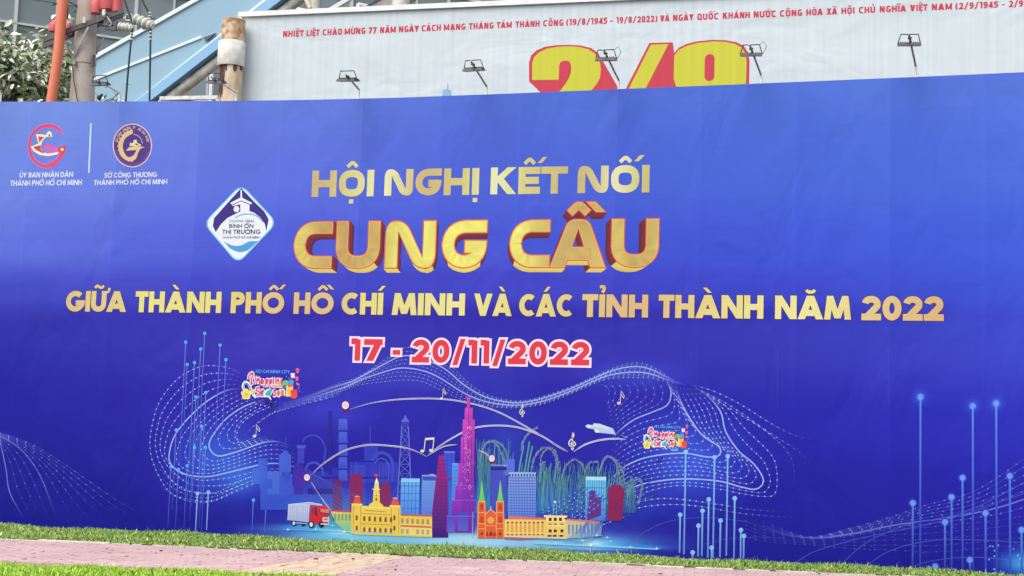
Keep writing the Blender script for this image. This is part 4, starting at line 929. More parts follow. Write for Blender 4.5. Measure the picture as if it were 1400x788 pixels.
# --- shopping season stickers
B.part('sticker_print')
def sticker(x0, y0, s, year):
    Z = lambda pts: [(x0+x*s/11.26, y0+y*s/11.26) for x, y in pts]
    word(B, 'HO CHI MINH CITY', *[v for v in (Z([(335, 0)])[0][0], Z([(858, 0)])[0][0], Z([(0, 230)])[0][1], Z([(0, 180)])[0][1])], 'small', 50, over((92, 170, 240)))
    strokes = [[(225, 330), (235, 260), (280, 225), (290, 270), (265, 330), (280, 390), (250, 400)], [(325, 270), (335, 330), (345, 400)], [(345, 350), (380, 310), (395, 400)], [(430, 320), (410, 360), (430, 395), (455, 360), (430, 320)], [(490, 330), (485, 400), (470, 450)], [(490, 335), (520, 330), (510, 385), (485, 380)],
               [(550, 330), (545, 400), (530, 450)], [(550, 335), (580, 330), (575, 385), (545, 380)], [(610, 290), (605, 390)], [(640, 330), (650, 400)], [(650, 345), (685, 325), (690, 400)], [(740, 320), (715, 350), (735, 385), (745, 320), (738, 430), (620, 420), (570, 440)],
               [(400, 450), (350, 460), (350, 500), (395, 520), (390, 570), (345, 575)], [(420, 530), (455, 515), (440, 490), (415, 520), (430, 575), (460, 560)], [(640, 490), (610, 500), (640, 540), (630, 575), (600, 570)], [(680, 500), (665, 545), (690, 575), (705, 530), (680, 500)], [(730, 580), (730, 500), (765, 510), (765, 580)]]
    for P in strokes: line(catmull(Z(P), 3), 4.6*s, (246, 236, 248), 51, step=9)
    line(catmull(Z([(180, 520), (140, 440), (170, 370), (230, 400), (260, 480), (300, 560), (340, 600)]), 4), 4.0*s, (236, 244, 236), 51, step=9)
    for i, P in enumerate(strokes): line(catmull(Z(P), 3), 1.9*s, [(226, 66, 112), (232, 92, 130), (214, 84, 150)][i % 3] if i != 11 and i < 15 else (240, 150, 90), 53, step=9)
    line(catmull(Z([(180, 520), (150, 440), (175, 385), (225, 410), (255, 480), (300, 560)]), 4), 1.4*s, (80, 150, 170), 53, step=9)
    poly(Z([(450, 540), (500, 480), (560, 460), (590, 530), (560, 590), (590, 630), (570, 650), (530, 600), (460, 600)]), (238, 248, 244), 54); poly(Z([(478, 545), (520, 495), (575, 470), (580, 530), (550, 580), (490, 580)]), (70, 190, 196), 55)
    line(Z([(540, 540), (585, 640)]), 1.0*s, (60, 70, 120), 55)
    for k in range(5):
        a = k*2*math.pi/5-.3; c = Z([(188+42*math.cos(a), 555+48*math.sin(a))])[0]; disc(c[0], c[1], 3.6*s, (246, 240, 190), 54, n=8); disc(c[0], c[1], 2.6*s, (244, 224, 92), 55, n=8)
    c = Z([(188, 555)])[0]; disc(c[0], c[1], 1.8*s, (232, 160, 60), 56)
    for cx_, cy_, r, c in ((300, 510, 3.2, (240, 210, 110)), (800, 380, 3.8, (96, 200, 150)), (880, 370, 3.8, (80, 160, 226)), (778, 440, 3.0, (60, 130, 160))): p = Z([(cx_, cy_)])[0]; disc(p[0], p[1], r*s, c, 53)
    poly(Z([(805, 420), (910, 410), (905, 590), (800, 590)]), (250, 216, 120), 56); poly(Z([(830, 400), (910, 405), (900, 440), (825, 440)]), (226, 96, 60), 57); line(Z([(850, 440), (850, 580)]), 1.6*s, (240, 170, 60), 57)
    poly(Z([(870, 490), (975, 480), (975, 600), (930, 625), (875, 605)]), (236, 66, 60), 58, 1, (240, 90, 70))
    poly(Z([(870, 230), (935, 230), (935, 305), (880, 305)]), (248, 226, 244), 56); poly(Z([(945, 170), (980, 150), (1015, 180), (975, 240)]), (232, 120, 140), 56); line(Z([(950, 175), (975, 190), (1010, 178)]), 1.4*s, (220, 60, 90), 57)
    poly(Z([(945, 280), (995, 285), (990, 350), (950, 345)]), (236, 100, 160), 56); poly(Z([(960, 370), (1015, 400), (1000, 425), (955, 400)]), (236, 110, 140), 56)
    for p in Z([(805, 280), (848, 310), (990, 465), (1010, 505), (1000, 440)]): disc(p[0], p[1], .8*s, (150, 150, 240), 56, n=6)
    if year:
        poly(Z([(640, 470), (760, 470), (760, 505), (640, 505)]) if False else Z([(735, 560), (860, 558), (860, 596), (735, 598)]), (70, 120, 226), 56)
        word(B, '2022', Z([(748, 0)])[0][0], Z([(846, 0)])[0][0], Z([(0, 590)])[0][1], Z([(0, 565)])[0][1], 'small', 57, over((150, 200, 250)))
sticker(320, 490, 1.0, False)
B.part('sticker_print')
sticker(871.5, 570, .78, False)
S(916.5, 613.2, 928, 617.4, (70, 120, 226), 51, .9); word(B, '2022', 918, 926.6, 616.6, 614.2, 'small', 52, over((160, 205, 250)))
B.part('scuff_print')   # patches of darker ink and small scuffs where the vinyl was repaired
for k in range(26): disc(349+rnd_.random()*26, 546+rnd_.random()*12, .9+rnd_.random(), (30, 26, 110), 60, .8, n=5)
for k in range(9): disc(898+rnd_.random()*9, 626+rnd_.random()*6, 1.0+rnd_.random(), (24, 20, 120), 60, .7, n=5)
for x in (833, 1063, 1215): line([(x, 478), (x+rnd_.uniform(-2, 2), 560)], .7, (90, 100, 220), 60, .35)
for k in range(60):
    x = 20+rnd_.random()*1370; y = 165+rnd_.random()*420; line([(x, y), (x+rnd_.uniform(-3, 3), y+rnd_.uniform(3, 12))], .5, (120, 135, 225), 3, .25)
B.build(banner)

# ------------------------------------------------------------------ ground: one sheet, path, kerb, pavers
def flat(name, P, z, m, parent=None):
    me = bpy.data.meshes.new(name); me.from_pydata([(x, y, z) for x, y in P], [], [tuple(range(len(P)))]); return link(name, me, m, parent)
tag(flat('ground', [(-1200, -1200), (1200, -1200), (1200, 1200), (-1200, 1200)], 0, M_soil), kind='structure')
e0, e1 = on_ground(0, 742.5)[:2], on_ground(900, 780)[:2]; n0, n1 = on_ground(0, 774)[:2], on_ground(290, 786.5)[:2]
ex = (e1-e0)/np.linalg.norm(e1-e0); ey = np.array([-ex[1], ex[0]])             # along and across the path
wpath = float((e0-n0) @ ey)
def loc(s, t): return e0+ex*s+ey*t                                               # t = 0 far edge, negative towards the camera
path = tag(flat('path', [loc(-3.5, -wpath-.0), loc(19, -wpath), loc(19, -.07), loc(-3.5, -.07)], .012, M_pave), kind='structure')
def clip(poly_, a, nrm):
    out = []
    for i in range(len(poly_)):
        p, q = poly_[i], poly_[(i+1) % len(poly_)]; dp, dq = (p-a) @ nrm, (q-a) @ nrm
        if dp >= 0: out.append(p)
        if dp*dq < 0: out.append(p+(q-p)*dp/(dp-dq))
    return out
def area(P): P = np.array(P); return abs(np.sum(P[:, 0]*np.roll(P[:, 1], -1)-np.roll(P[:, 0], -1)*P[:, 1]))/2
ya0, ya1 = on_ground(319, 788)[:2], on_ground(473, 762.5)[:2]; yb0, yb1 = on_ground(473, 788)[:2], on_ground(560, 766)[:2]
da = (ya1-ya0)/np.linalg.norm(ya1-ya0); na = np.array([-da[1], da[0]]); 
db = (yb1-yb0)/np.linalg.norm(yb1-yb0); nb = np.array([-db[1], db[0]])
stones = []
def lay(o, ux, L_, Wd, clips, mtl, n1_, n2_):
    uy = np.array([-ux[1], ux[0]])
    for j in range(-n2_, n2_):
        for i in range(-n1_, n1_):
            off = (j % 2)*.5*L_; g = .0025
            c = [o+ux*(i*L_+off+a)+uy*(j*Wd+b_) for a, b_ in ((g, g), (L_-g, g), (L_-g, Wd-g), (g, Wd-g))]
            for a, nrm in clips:
                c = clip(c, a, nrm)
                if len(c) < 3: break
            if len(c) < 3 or area(c) < .0015: continue
            stones.append((np.array(c), mtl))
top_, bot_ = (loc(0, -.085), -ey), (loc(0, -wpath+.02), ey); lft, rgt = (loc(-3.4, 0), ex), (loc(18.9, 0), -ex)
lay(loc(0, -.085), ex, .24, .12, [top_, bot_, lft, (ya0-0*na, na)], M_pink, 90, 40)
lay(loc(0, -.085), ex, .24, .12, [top_, bot_, rgt, (yb0, -nb)], M_pink, 90, 40)
lay(ya0, da, .24, .12, [top_, bot_, lft, (ya0, -na), (yb0, nb)], M_yel, 60, 60)
def visible_px(P):
    c = P.mean(0); v = np.array([c[0]-CAMP[0], c[1]-CAMP[1], -CAMP[2]]) @ RB; x, y = v[0]/v[2]*F+W0/2, v[1]/v[2]*F+H0/2
    return (-20 < x < 1420 and y < 792), np.linalg.norm(c-CAMP[:2])
vis = sorted([(visible_px(P)[1], k) for k, (P, _) in enumerate(stones) if visible_px(P)[0]])
near = set(k for _, k in vis[:290])
def stone_mesh(mb, P, z0=.012, dz=0, tilt=(0, 0)):
    n = len(P); c = P.mean(0); T_ = c+(P-c)*.968; zt = .052+dz
    h = lambda p: zt+(p[0]-c[0])*tilt[0]+(p[1]-c[1])*tilt[1]
    vs = [(*p, z0) for p in P]+[(*p, h(p)-.006) for p in P]+[(*p, h(p)) for p in T_]
    fs = [(i, (i+1) % n, (i+1) % n+n, i+n) for i in range(n)]+[(i+n, (i+1) % n+n, (i+1) % n+2*n, i+2*n) for i in range(n)]+[tuple(range(2*n, 3*n))]
    mb.add(vs, fs)
rest = {M_pink.name: MB(), M_yel.name: MB()}
for k, (P, m_) in enumerate(stones):
    if area(P) > 1: continue
    dz = random.gauss(0, .0025); tl = (random.gauss(0, .012), random.gauss(0, .012))
    if P[:, 0].mean() > 6 or P[:, 0].mean() < -14.5: dz = 0
    if np.linalg.det(np.array([P[1]-P[0], P[2]-P[1]])) < 0: P = P[::-1]
    mb = MB() if k in near else rest[m_.name]
    stone_mesh(mb, P, dz=dz, tilt=tl)
    if k in near: mb.build('paver', m_, path)
for nme, mb in rest.items():
    if mb.v: mb.build('paver_field', bpy.data.materials[nme], path, 'stuff')
kerb = tag(empty('kerb', (*loc(8, 0), 0)), kind='structure')
kz = .06
for k in range(23):
    s0 = -3.4+k*.98; a, b_ = s0+.008, s0+.972
    P = np.array([loc(a, -.08), loc(b_, -.08), loc(b_, 0), loc(a, 0)]); mb = MB(); stone_mesh(mb, P, -.0+.001, kz-.052+random.gauss(0, .004)); mb.build('kerb_stone', M_kerb, kerb)

# grass
def blades(name, n, inside, zbase, hmin, hmax, pal, label, seedv, wd=.011, box=None):
    r = np.random.default_rng(seedv); P = []
    x0, x1, y0, y1 = box
    while len(P) < n:
        q = np.c_[r.uniform(x0, x1, 40000), r.uniform(y0, y1, 40000)]; q = q[inside(q)]; P = q if len(P) == 0 else np.r_[P, q]
    P = P[:n]
    cl = np.sin(P[:, 0]*3.1+1.3*np.sin(P[:, 1]*2.3))*np.sin(P[:, 1]*4.1+P[:, 0]*1.7)
    h = r.uniform(hmin, hmax, n)*(1+.28*cl)*np.where(r.random(n) < .015, 1.5, 1); a = r.uniform(0, 2*np.pi, n); lean = r.normal(0, .55, n)*h; w = wd*r.uniform(.6, 1.3, n)
    d = np.c_[np.cos(a), np.sin(a)]; s = np.c_[-d[:, 1], d[:, 0]]
    s = s*.4+np.array([.8, .15])*r.choice([-1, 1], n)[:, None]; 
    V = np.zeros((n, 5, 3))
    z = zbase
    V[:, 0, :2] = P-s*w[:, None]/2; V[:, 1, :2] = P+s*w[:, None]/2; V[:, 0, 2] = V[:, 1, 2] = z
    M1 = P+d*(lean*.45)[:, None]
    V[:, 2, :2] = M1+s*w[:, None]*.5; V[:, 3, :2] = M1-s*w[:, None]*.5; V[:, 2, 2] = V[:, 3, 2] = z+h*.62
    V[:, 4, :2] = P+d*(lean*1.3)[:, None]; V[:, 4, 2] = z+h*np.clip(1-abs(lean/h)*.35, .5, 1)
    me = bpy.data.meshes.new(name)
    me.vertices.add(n*5); me.vertices.foreach_set('co', V.ravel().astype(np.float32))
    base = (np.arange(n)*5)[:, None]
    loops = np.concatenate([base+[0, 1, 2, 3], base+[3, 2, 4]], 1).ravel()
    me.loops.add(n*7); me.loops.foreach_set('vertex_index', loops.astype(np.int32))
    me.polygons.add(n*2); st = (np.arange(n)*7)[:, None]+[0, 4]; me.polygons.foreach_set('loop_start', st.ravel().astype(np.int32)); me.polygons.foreach_set('loop_total', np.tile([4, 3], n).astype(np.int32))
    me.update(); me.validate()
    pal = np.array(pal); c = pal[r.integers(0, len(pal), n)]*r.uniform(.65, 1.35, n)[:, None]
    cc = np.repeat(c, 5, 0); 
    at_ = me.color_attributes.new('ink', 'FLOAT_COLOR', 'POINT'); at_.data.foreach_set('color', np.c_[cc, np.ones(len(cc))].ravel().astype(np.float32))
    o = link(name, me, M_grass); return tag(o, label, 'grass', kind='stuff')
fy = lambda q: (q-e0) @ ey
PAL = [(.11, .24, .03), (.20, .36, .05), (.07, .16, .02), (.30, .46, .10), (.15, .30, .04), (.38, .48, .14), (.36, .34, .14)]
blades('grass', 150000, lambda q: (fy(q) > .05) & (q[:, 1] < -.02) & (q[:, 0] > -16) & (q[:, 0] < 4.6), 0, .035, .098, PAL, 'strip of short green grass between the banner foot and the path', 3, .014, (-16, 4.6, -3.2, 0))
PAL2 = [(.26, .46, .02), (.34, .56, .04), (.18, .34, .02), (.42, .60, .10)]
blades('grass', 60000, lambda q: (fy(q) < -wpath-.22) & (fy(q) > -wpath-1.7) & (q[:, 0] < -2.5), 0, .05, .10, PAL2, 'bright yellow green grass in the lower left corner, near side of the path', 5, .013, (-13, -2, -8, -2))
mb = MB()
for k in range(40):
    s = random.choice([random.gauss(3.6, .7), random.gauss(6.2, .8), random.uniform(2, 13)]); t = -.085-abs(random.gauss(0, .03)); c = loc(s, t); L_ = random.uniform(.03, .16); a = math.atan2(ex[1], ex[0])+random.gauss(0, .2)
    mb.box((c[0], c[1], .064), (L_, random.uniform(.008, .022), .010), Matrix.Rotation(a, 3, 'Z'))
for k in range(12):
    s = random.uniform(2, 14); t = -random.uniform(.2, 2.2); c = loc(s, t); mb.box((c[0], c[1], .062), (random.uniform(.02, .05), .02, .012), Matrix.Rotation(random.random()*3, 3, 'Z'))
tag(mb.build('leaf_litter', M_debris, None, 'stuff'), 'dark dry leaf litter caught along the kerb of the pink path', 'litter')

# ------------------------------------------------------------------ floodlights on the banner's top edge
# photo column of the post foot, forward reach, rise, post height, lamp swing
FL = [(-2, .72, .03, .14, .0, 'cut off by the left edge of the photo'), (161, .70, .03, .15, .0, 'on the banner just right of the concrete pole'), (321, .74, .06, .14, -.05, 'in front of the rusty pipe with white collar'),
      (489, .66, .05, .15, .06, 'in front of the plain left part of the billboard'), (664, .78, .16, .13, .0, 'left of the big yellow 2'), (845, .66, .26, .14, .0, 'between the yellow 2 and the slash'),
      (1040, .66, .24, .13, .0, 'at the right edge of the yellow 9'), (1252, .70, .24, .16, .0, 'rightmost of the row on the banner top')]
def rot_y(v, a): return Vector((v[0]*math.cos(a)+v[2]*math.sin(a), v[1], -v[0]*math.sin(a)+v[2]*math.cos(a)))
for k, (px, fw, up, ph, tw, txt) in enumerate(FL):
    x = at(px, 139-px*.0293)[0]; root = empty('floodlight', (x, .05, TOP(x)), 'small dark floodlight, '+txt, 'floodlight', 'floodlights along the top of the banner')
    p0 = Vector((x, .05, TOP(x)-.25)); p1 = Vector((x, .05, TOP(x)+ph)); p2 = p1+Vector(((-.10 if px > 700 else -.02)+tw, -fw, up))
    MB().tube([p0, p1], .016, 8).build('post', M_white, root)
    MB().tube([p1-Vector((0, 0, .005)), p2], .014, 8).build('arm', M_white if px < 400 else M_grey, root)
    tl = random.uniform(-.05, .05); yw = random.uniform(-.15, .1)
    Rm = Matrix.Rotation(yw, 3, 'Z') @ Matrix.Rotation(tl, 3, 'Y') @ Matrix.Rotation(math.radians(11.5), 3, 'X')
    hc = p1.lerp(p2, .72)+Vector((-.02, 0, -.02)); W_ = .25 if px < 400 else .29
    hd = root
    # head: tapered housing with fins, glass below
    mb = MB(); hw, hd_, hh = W_/2, .10, .019
    P = [Rm @ Vector(v)+hc for v in ((-hw, -hd_, -hh), (hw, -hd_, -hh), (hw, hd_, -hh), (-hw, hd_, -hh), (-hw*.86, -hd_*.8, hh), (hw*.86, -hd_*.8, hh), (hw*.86, hd_*.8, hh), (-hw*.86, hd_*.8, hh))]
    mb.add(P, [(0, 3, 2, 1), (4, 5, 6, 7), (0, 1, 5, 4), (1, 2, 6, 5), (2, 3, 7, 6), (3, 0, 4, 7)])
    for j in range(9): mb.box(hc+Rm @ Vector((-hw*.72+j*hw*.18, 0, hh+.008)), (.006, hd_*1.3, .010), Rm)
    head = mb.build('lamp_head', M_lamp, root)
    MB().box(hc+Rm @ Vector((0, 0, -hh-.002)), (W_*.86, hd_*1.7, .003), Rm).build('lamp_glass', M_lens, head)
    MB().tube([hc+Rm @ Vector(v) for v in ((-hw*.98, 0, 0), (-hw*.74, -.02, .125), (hw*.74, -.02, .125), (hw*.98, 0, 0))], .008, 6).build('bracket', M_lamp, root)
    MB().box(p1.lerp(p2, .86)+Vector((0, 0, .0)), (.05, .03, .02)).build('clamp', M_lamp, root)
    if k in (5, 6):
        MB().tube(catmull3 := [hc+Vector(v) for v in ((hw*.7, 0, .12), (hw*1.1, 0, .17), (hw*1.35, .0, .10), (hw*1.1, 0, .02), (hw*.6, .02, .0))], .004, 5).build('cable', M_wire, root)

# ------------------------------------------------------------------ white billboard behind
BY = 8.0
WB = Sheet(BY, M_bink)
board = empty('billboard', (at(860, 90, BY)[0], BY+.6, 0), 'huge white weathered billboard with a red slogan and yellow 2/9, behind the banner', 'billboard')
tl_ = at(330, 22, BY); tr_ = at(1395, -20, BY); bx0, bx1 = tl_[0], tr_[0]+8.0; bz1 = tl_[2]; bz0 = 2.2
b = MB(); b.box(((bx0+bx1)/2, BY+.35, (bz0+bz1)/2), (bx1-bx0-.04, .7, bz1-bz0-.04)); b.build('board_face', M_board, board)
b = MB(); b.box(((bx0+bx1)/2, BY+.33, bz1+.02), (bx1-bx0+.10, .78, .10)); b.build('top_rim', M_boardrim, board)
b = MB(); b.box((bx0-.01, BY+.33, (bz0+bz1)/2-.02), (.10, .76, bz1-bz0-.04)); b.build('side_rim', M_boardrim, board)
b = MB(); b.box(((bx0+bx1)/2, BY+.35, bz0-.03), (bx1-bx0, .74, .10)); b.build('bottom_rim', M_boardrim, board)
for x in (bx0+5, bx0+12, bx0+19): MB().tube([(x, BY+.5, 0), (x, BY+.5, bz0-.05)], .22, 16).build('support_post', M_rust, board)
# creases of the vinyl: thin raised folds
mb = MB()
for x in np.arange(bx0+1.2, bx1-.5, 1.24):
    mb.box((x, BY, (bz0+bz1)/2), (.012, .002, bz1-bz0-.1))
mb.build('vinyl_seam', M_board, board)
RED = lin((222, 66, 88))*INK*1.0; YEL = lin((224, 222, 66))*INK
WB.part('slogan_lettering')
for t, xl, xr in (('NHIỆT', 386.8, 415.5), ('LIỆT', 419, 437), ('CHÀO', 441, 467.8), ('MỪNG', 471, 500), ('77', 504, 515), ('NĂM', 519.5, 541.4), ('NGÀY', 545.2, 573), ('CÁCH', 576.4, 603), ('MẠNG', 606.6, 636.5), ('THÁNG', 641, 675), ('TÁM', 679, 700), ('THÀNH', 704.6, 738), ('CÔNG', 742.4, 770.6), ('(19/8/1945', 774.4, 830.5), ('-', 834.2, 837.8), ('19/8/2022)', 842.6, 898.5),
                  ('VÀ', 902.3, 915.5), ('NGÀY', 920, 948.5), ('QUỐC', 953, 982.7), ('KHÁNH', 988, 1025.4), ('NƯỚC', 1030.2, 1061.4), ('CỘNG', 1066, 1097), ('HÒA', 1102, 1125), ('XÃ', 1130, 1144.7), ('HỘI', 1150, 1168.6), ('CHỦ', 1174, 1196.6), ('NGHĨA', 1202.4, 1239), ('VIỆT', 1244, 1268.2), ('NAM', 1273.6, 1302), ('(2/9/1945', 1306.6, 1364.8), ('-', 1370, 1373.6), ('2/9/2022)', 1379.3, 1437)):
    f_ = (xl+xr)/2; yt = 42.2-(f_-400)*.0417; yb = yt+8.4+(f_-400)*.0004
    word(WB, t, xl, xr, yb, yt, 'cnd', 3, RED)
WB.part('numeral_print')
z3 = lambda o, pts: WB.UV([(o+x/3.94, y/3.94) for x, y in pts])
def bpoly(o, pts, c, L, smooth=0): 
    q = z3(o, pts); WB.face(q, L, [c]*len(q))
bpoly(500, [(880, 440), (880, 335), (892, 298), (920, 272), (965, 253), (1020, 245), (1090, 242), (1160, 246), (1215, 260), (1250, 285), (1275, 325), (1355, 465), (1380, 560), (1380, 800), (940, 800), (940, 497)], RED, 3)
bpoly(500, [(897, 432), (897, 340), (908, 308), (935, 282), (975, 264), (1030, 254), (1090, 250), (1150, 254), (1200, 266), (1235, 290), (1260, 328), (1267, 375), (1262, 420), (1245, 452), (1215, 488), (1110, 600), (1270, 600), (1270, 720), (890, 720), (890, 620), (1048, 490), (1085, 440), (1102, 405), (1108, 375), (1105, 345), (1096, 332), (1082, 327), (1062, 329), (1048, 338), (1042, 355), (1040, 430)], YEL, 5)
bpoly(800, [(346, 232), (472, 229), (482, 300), (492, 470), (470, 620), (330, 800), (100, 800), (160, 620), (222, 473)], RED, 3)
bpoly(800, [(354, 242), (448, 239), (328, 473), (240, 640), (150, 640), (237, 475)], YEL, 5)
bpoly(800, [(476, 292), (505, 258), (545, 238), (600, 224), (690, 215), (760, 218), (815, 228), (855, 248), (878, 285), (886, 330), (883, 452), (880, 800), (500, 800), (486, 470)], RED, 4)
bpoly(800, [(480, 300), (508, 268), (548, 248), (605, 233), (690, 224), (755, 227), (805, 237), (842, 256), (864, 290), (870, 340), (866, 455), (862, 640), (500, 640), (500, 560), (640, 560), (640, 500), (545, 495), (490, 465), (477, 425)], YEL, 6)
q = fillet(z3(800, [(645, 293), (698, 291), (696, 437), (642, 439)]), .10, True, 5); WB.face(q, 8, [RED]*len(q))
WB.part('skyline_motif_print')
bpoly(500, [(414, 540), (414, 492), (420, 484), (438, 482), (440, 445), (444, 445), (446, 482), (460, 488), (464, 540)], lin((150, 200, 232))*INK, 3)
WB.build(board)

# ------------------------------------------------------------------ rusty pipe column with collar
PY = 7.7
pc = at(314.5, 137, PY); pr = (at(329, 60, PY)[0]-at(301, 60, PY)[0])/2
col = empty('pipe_column', (pc[0], PY, 0), 'rusty cream steel pipe with a white collar at the left end of the billboard', 'pipe')
ztop = at(314, 29, PY)[2]
MB().tube([(pc[0], PY, 0), (pc[0], PY, 4), (pc[0], PY, ztop)], pr, 28).build('shaft', M_rust, col)
MB().tube([(pc[0], PY, at(310, 60, PY)[2]), (pc[0], PY, ztop+.004)], pr+.012, 28).build('rusted_cap', M_rustcap, col)
z0, z1 = at(310, 92, PY)[2], at(310, 58, PY)[2]; cr = pr*1.22
MB().tube([(pc[0]-.02, PY, z0), (pc[0]-.02, PY, z0+.03), (pc[0]-.02, PY, z1-.02), (pc[0]-.02, PY, z1)], [cr*.97, cr, cr, cr*.9], 32).build('collar', M_collar, col)
mb = MB()
for k in range(26):
    a = math.radians(random.uniform(200, 360)); L_ = random.uniform(.04, .16)
    if k < 15: a = math.radians(random.uniform(205, 258)); L_ = random.uniform(.3, .85)
    r = pr+.006; w = random.uniform(.02, .055)/pr
    A = [(pc[0]+r*math.cos(a+s*w/2), PY+r*math.sin(a+s*w/2)) for s in (-1, 1)]
    mb.add([(*A[0], z0+.01), (*A[1], z0+.01), (*A[1], z0-L_*.8), ((A[0][0]+A[1][0])/2, (A[0][1]+A[1][1])/2, z0-L_), (*A[0], z0-L_*.7)], [(0, 4, 3, 2, 1)])
mb.build('rust_streaks', M_rustdark, col, 'stuff')

rl = empty('rail', (at(258, 135, 6.6)[0], 6.6, 0), 'white horizontal rail just above the banner edge, left of the rusty pipe', 'rail')
ra, rb_ = at(219, 134.8, 6.6), at(298, 133.4, 6.6); b = MB(); b.bar(ra, rb_, .06, .07); b.build('bar', M_white, rl)
for q in (ra, rb_): MB().box((q[0], 6.6, q[2]/2), (.06, .05, q[2]-.08)).build('post', M_white, rl)
# ------------------------------------------------------------------ electricity pole
EY = 3.0
def E(x, y, dy=0): return Vector(at(x, y, EY+dy))
xb, xt = at(112, 137, EY)[0], at(116.5, 0, EY)[0]; zb, zt = at(112, 137, EY)[2], at(116, 0, EY)[2]
sl = (xt-xb)/(zt-zb); rb = (at(128, 137, EY)[0]-at(97, 137, EY)[0])/2*.97; rt = (at(128.5, 0, EY)[0]-at(105, 0, EY)[0])/2
rz = lambda z: rb+(rt-rb)*(z-zb)/(zt-zb)
pole = empty('electricity_pole', (xb, EY, 0), 'tapered concrete electricity pole with a dark crossarm and white insulators', 'pole')
zs = [0, 2, 4, zb, (zb+zt)/2, zt, zt+1.2]
MB().tube([(xb, EY, z) for z in zs], [rz(z) for z in zs], 28).build('shaft', M_conc, pole)
# crossarm angle irons, front and rear
for dy, y_ in ((-.24, 0), (.24, 7)):
    a, c = E(59, 55+y_*1.2, dy-.10), E(168, 15+y_*.7, dy+.10)
    MB().bar(a, c, .05, .085).build('crossarm', M_dark, pole)
for px_, py_ in ((115.5, 28), (142, 17)):
    MB().box(E(px_, py_, -.27), (.055, .03, .10)).build('bolt_plate', M_collar, pole)
for a, c in (((85.5, 50), (101.5, 83)), ((121, 37), (99.5, 81))):
    MB().bar(E(*a, -.26), E(*c, -.22), .035, .02, (0, 1, 0)).build('brace', M_steel, pole)
MB().bar(E(142, 50, .2), E(131, 75, .1), .03, .02, (0, 1, 0)).build('brace', M_steel, pole)
MB().tube([(xb, EY, E(110, 86).z-.035), (xb, EY, E(110, 86).z+.035)], rz(E(110, 86).z)+.012, 24).build('clamp_band', M_conc, pole)
MB().box(E(102, 86, -.25), (.06, .06, .07)).build('clamp_bolt', M_steel, pole)
MB().box(E(127.5, 83, -.1), (.03, .06, .2)).build('clamp_lug', M_dark, pole)
MB().tube([E(99, 88, -.24), E(101, 110, -.26), E(106, 139, -.24), E(107, 190, -.24)], .008, 6).build('earth_wire', M_wire, pole)
def insulator(a, c, n, r):
    a, c = Vector(a), Vector(c); pts = []; rs = []
    for k in range(n):
        for f, q in ((0, .5), (.25, .92), (.5, 1.0), (.75, .8), (.95, .45)): pts.append(a.lerp(c, (k+f)/n)); rs.append(r*q*(1-.06*abs(k-n/2)))
    pts.append(c); rs.append(r*.5)
    MB().tube(pts, rs, 20).build('insulator', M_ceram, pole)
insulator(E(162, 36.5, -.2), E(182.5, 39.5, -.2), 4, .088)
insulator(E(183.5, 25.5, -.2), E(209, 37, -.2), 4, .112)
MB().box(E(173.5, 24.5, -.15), (.11, .05, .03)).build('fitting', M_steel, pole)
mb = MB(); c = E(176.5, 24, -.2)
for a in ((-.06, -.05, .06, -.05), (.06, -.05, .06, .05), (.06, .05, -.06, .05), (-.06, .05, -.06, -.05)): mb.bar(c+Vector((a[0], 0, a[1])), c+Vector((a[2], 0, a[3])), .022, .03, (0, 1, 0))
mb.build('shackle', M_steel, pole)
mb = MB(); mb.box(E(150, 33, -.12), (.32, .10, .06)); mb.box(E(147, 30, -.16), (.10, .08, .16)); mb.box(E(158, 37, -.16), (.05, .06, .12)); mb.bar(E(143, 40, -.14), E(157, 42, -.16), .02, .03); mb.build('cable_clamp', M_dark, pole)
MB().tube([E(141, 22, -.2), E(147, 24, -.2), E(153, 33, -.2), E(150, 36, -.2)], .02, 8).build('fitting_arm', M_steel, pole)
# red insulated gear
def red_gear(pts, rr, name='insulating_cover'):
    MB().tube(pts, rr, 18).build(name, M_red, pole)
red_gear([E(147, 14, -.15), E(147, 4, -.15), E(147, -14, -.15)], [.12, .14, .14])
red_gear([E(160, 17, -.1), E(160, 5, -.1), E(160, -16, -.1)], [.10, .105, .10])
red_gear([E(131, 19, -.18), E(131.5, 8, -.18), E(133, 2, -.16), E(138, -6, -.12)], [.09, .11, .085, .06])
red_gear([E(74, 44, .12), E(75, 36, .12), E(77, 29, .12)], [.10, .115, .06])
red_gear([E(94, 48, .12), E(94, 40, .12), E(92, 34, .12)], [.05, .10, .07])
mb = MB(); P = [E(91.5+1.6*math.sin(k*.9), 26-k*.32, -.05)+Vector((0, .02*math.cos(k*.9), 0)) for k in range(56)]; mb.tube(P, .009, 6); mb.build('coil', M_dark, pole)
for P in ([(167, -12), (172, 6), (175.5, 16), (179.5, 27), (181, 40), (179, 58), (175, 100), (172, 139), (171, 200)], [(190, -12), (197, 6), (204, 18), (206, 26), (206, 44), (205.5, 70), (204.5, 139), (204, 200)]):
    q = [E(*p, -.22) for p in P]; MB().tube(q, .017, 8).build('drop_cable', M_wire, pole)
for px_, ys in ((180, (46, 50, 54)), (206, (18, 22, 26, 44, 49, 54))):
    for y in ys: c = E(px_ + (0 if y > 30 else -1), y, -.22); MB().tube([c-Vector((0, 0, .012)), c+Vector((0, 0, .012))], .027, 10).build('cable_tie', M_ceram, pole)
MB().tube([E(80, -14, -.1), E(95, 3, -.1), E(105, 8, -.15)], .016, 6).build('jumper_cable', M_wire, pole)
con = empty('conduit', (at(70, 139, EY-.45)[0], EY-.45, 0), 'orange plastic conduit rising in front of the concrete pole, left of it', 'pipe')
P = [at(x, y, EY-.45) for x, y in ((60, 240), (65, 175), (70.5, 137), (76, 100), (80.5, 65), (83.3, 30), (86, 0), (88.5, -30))]
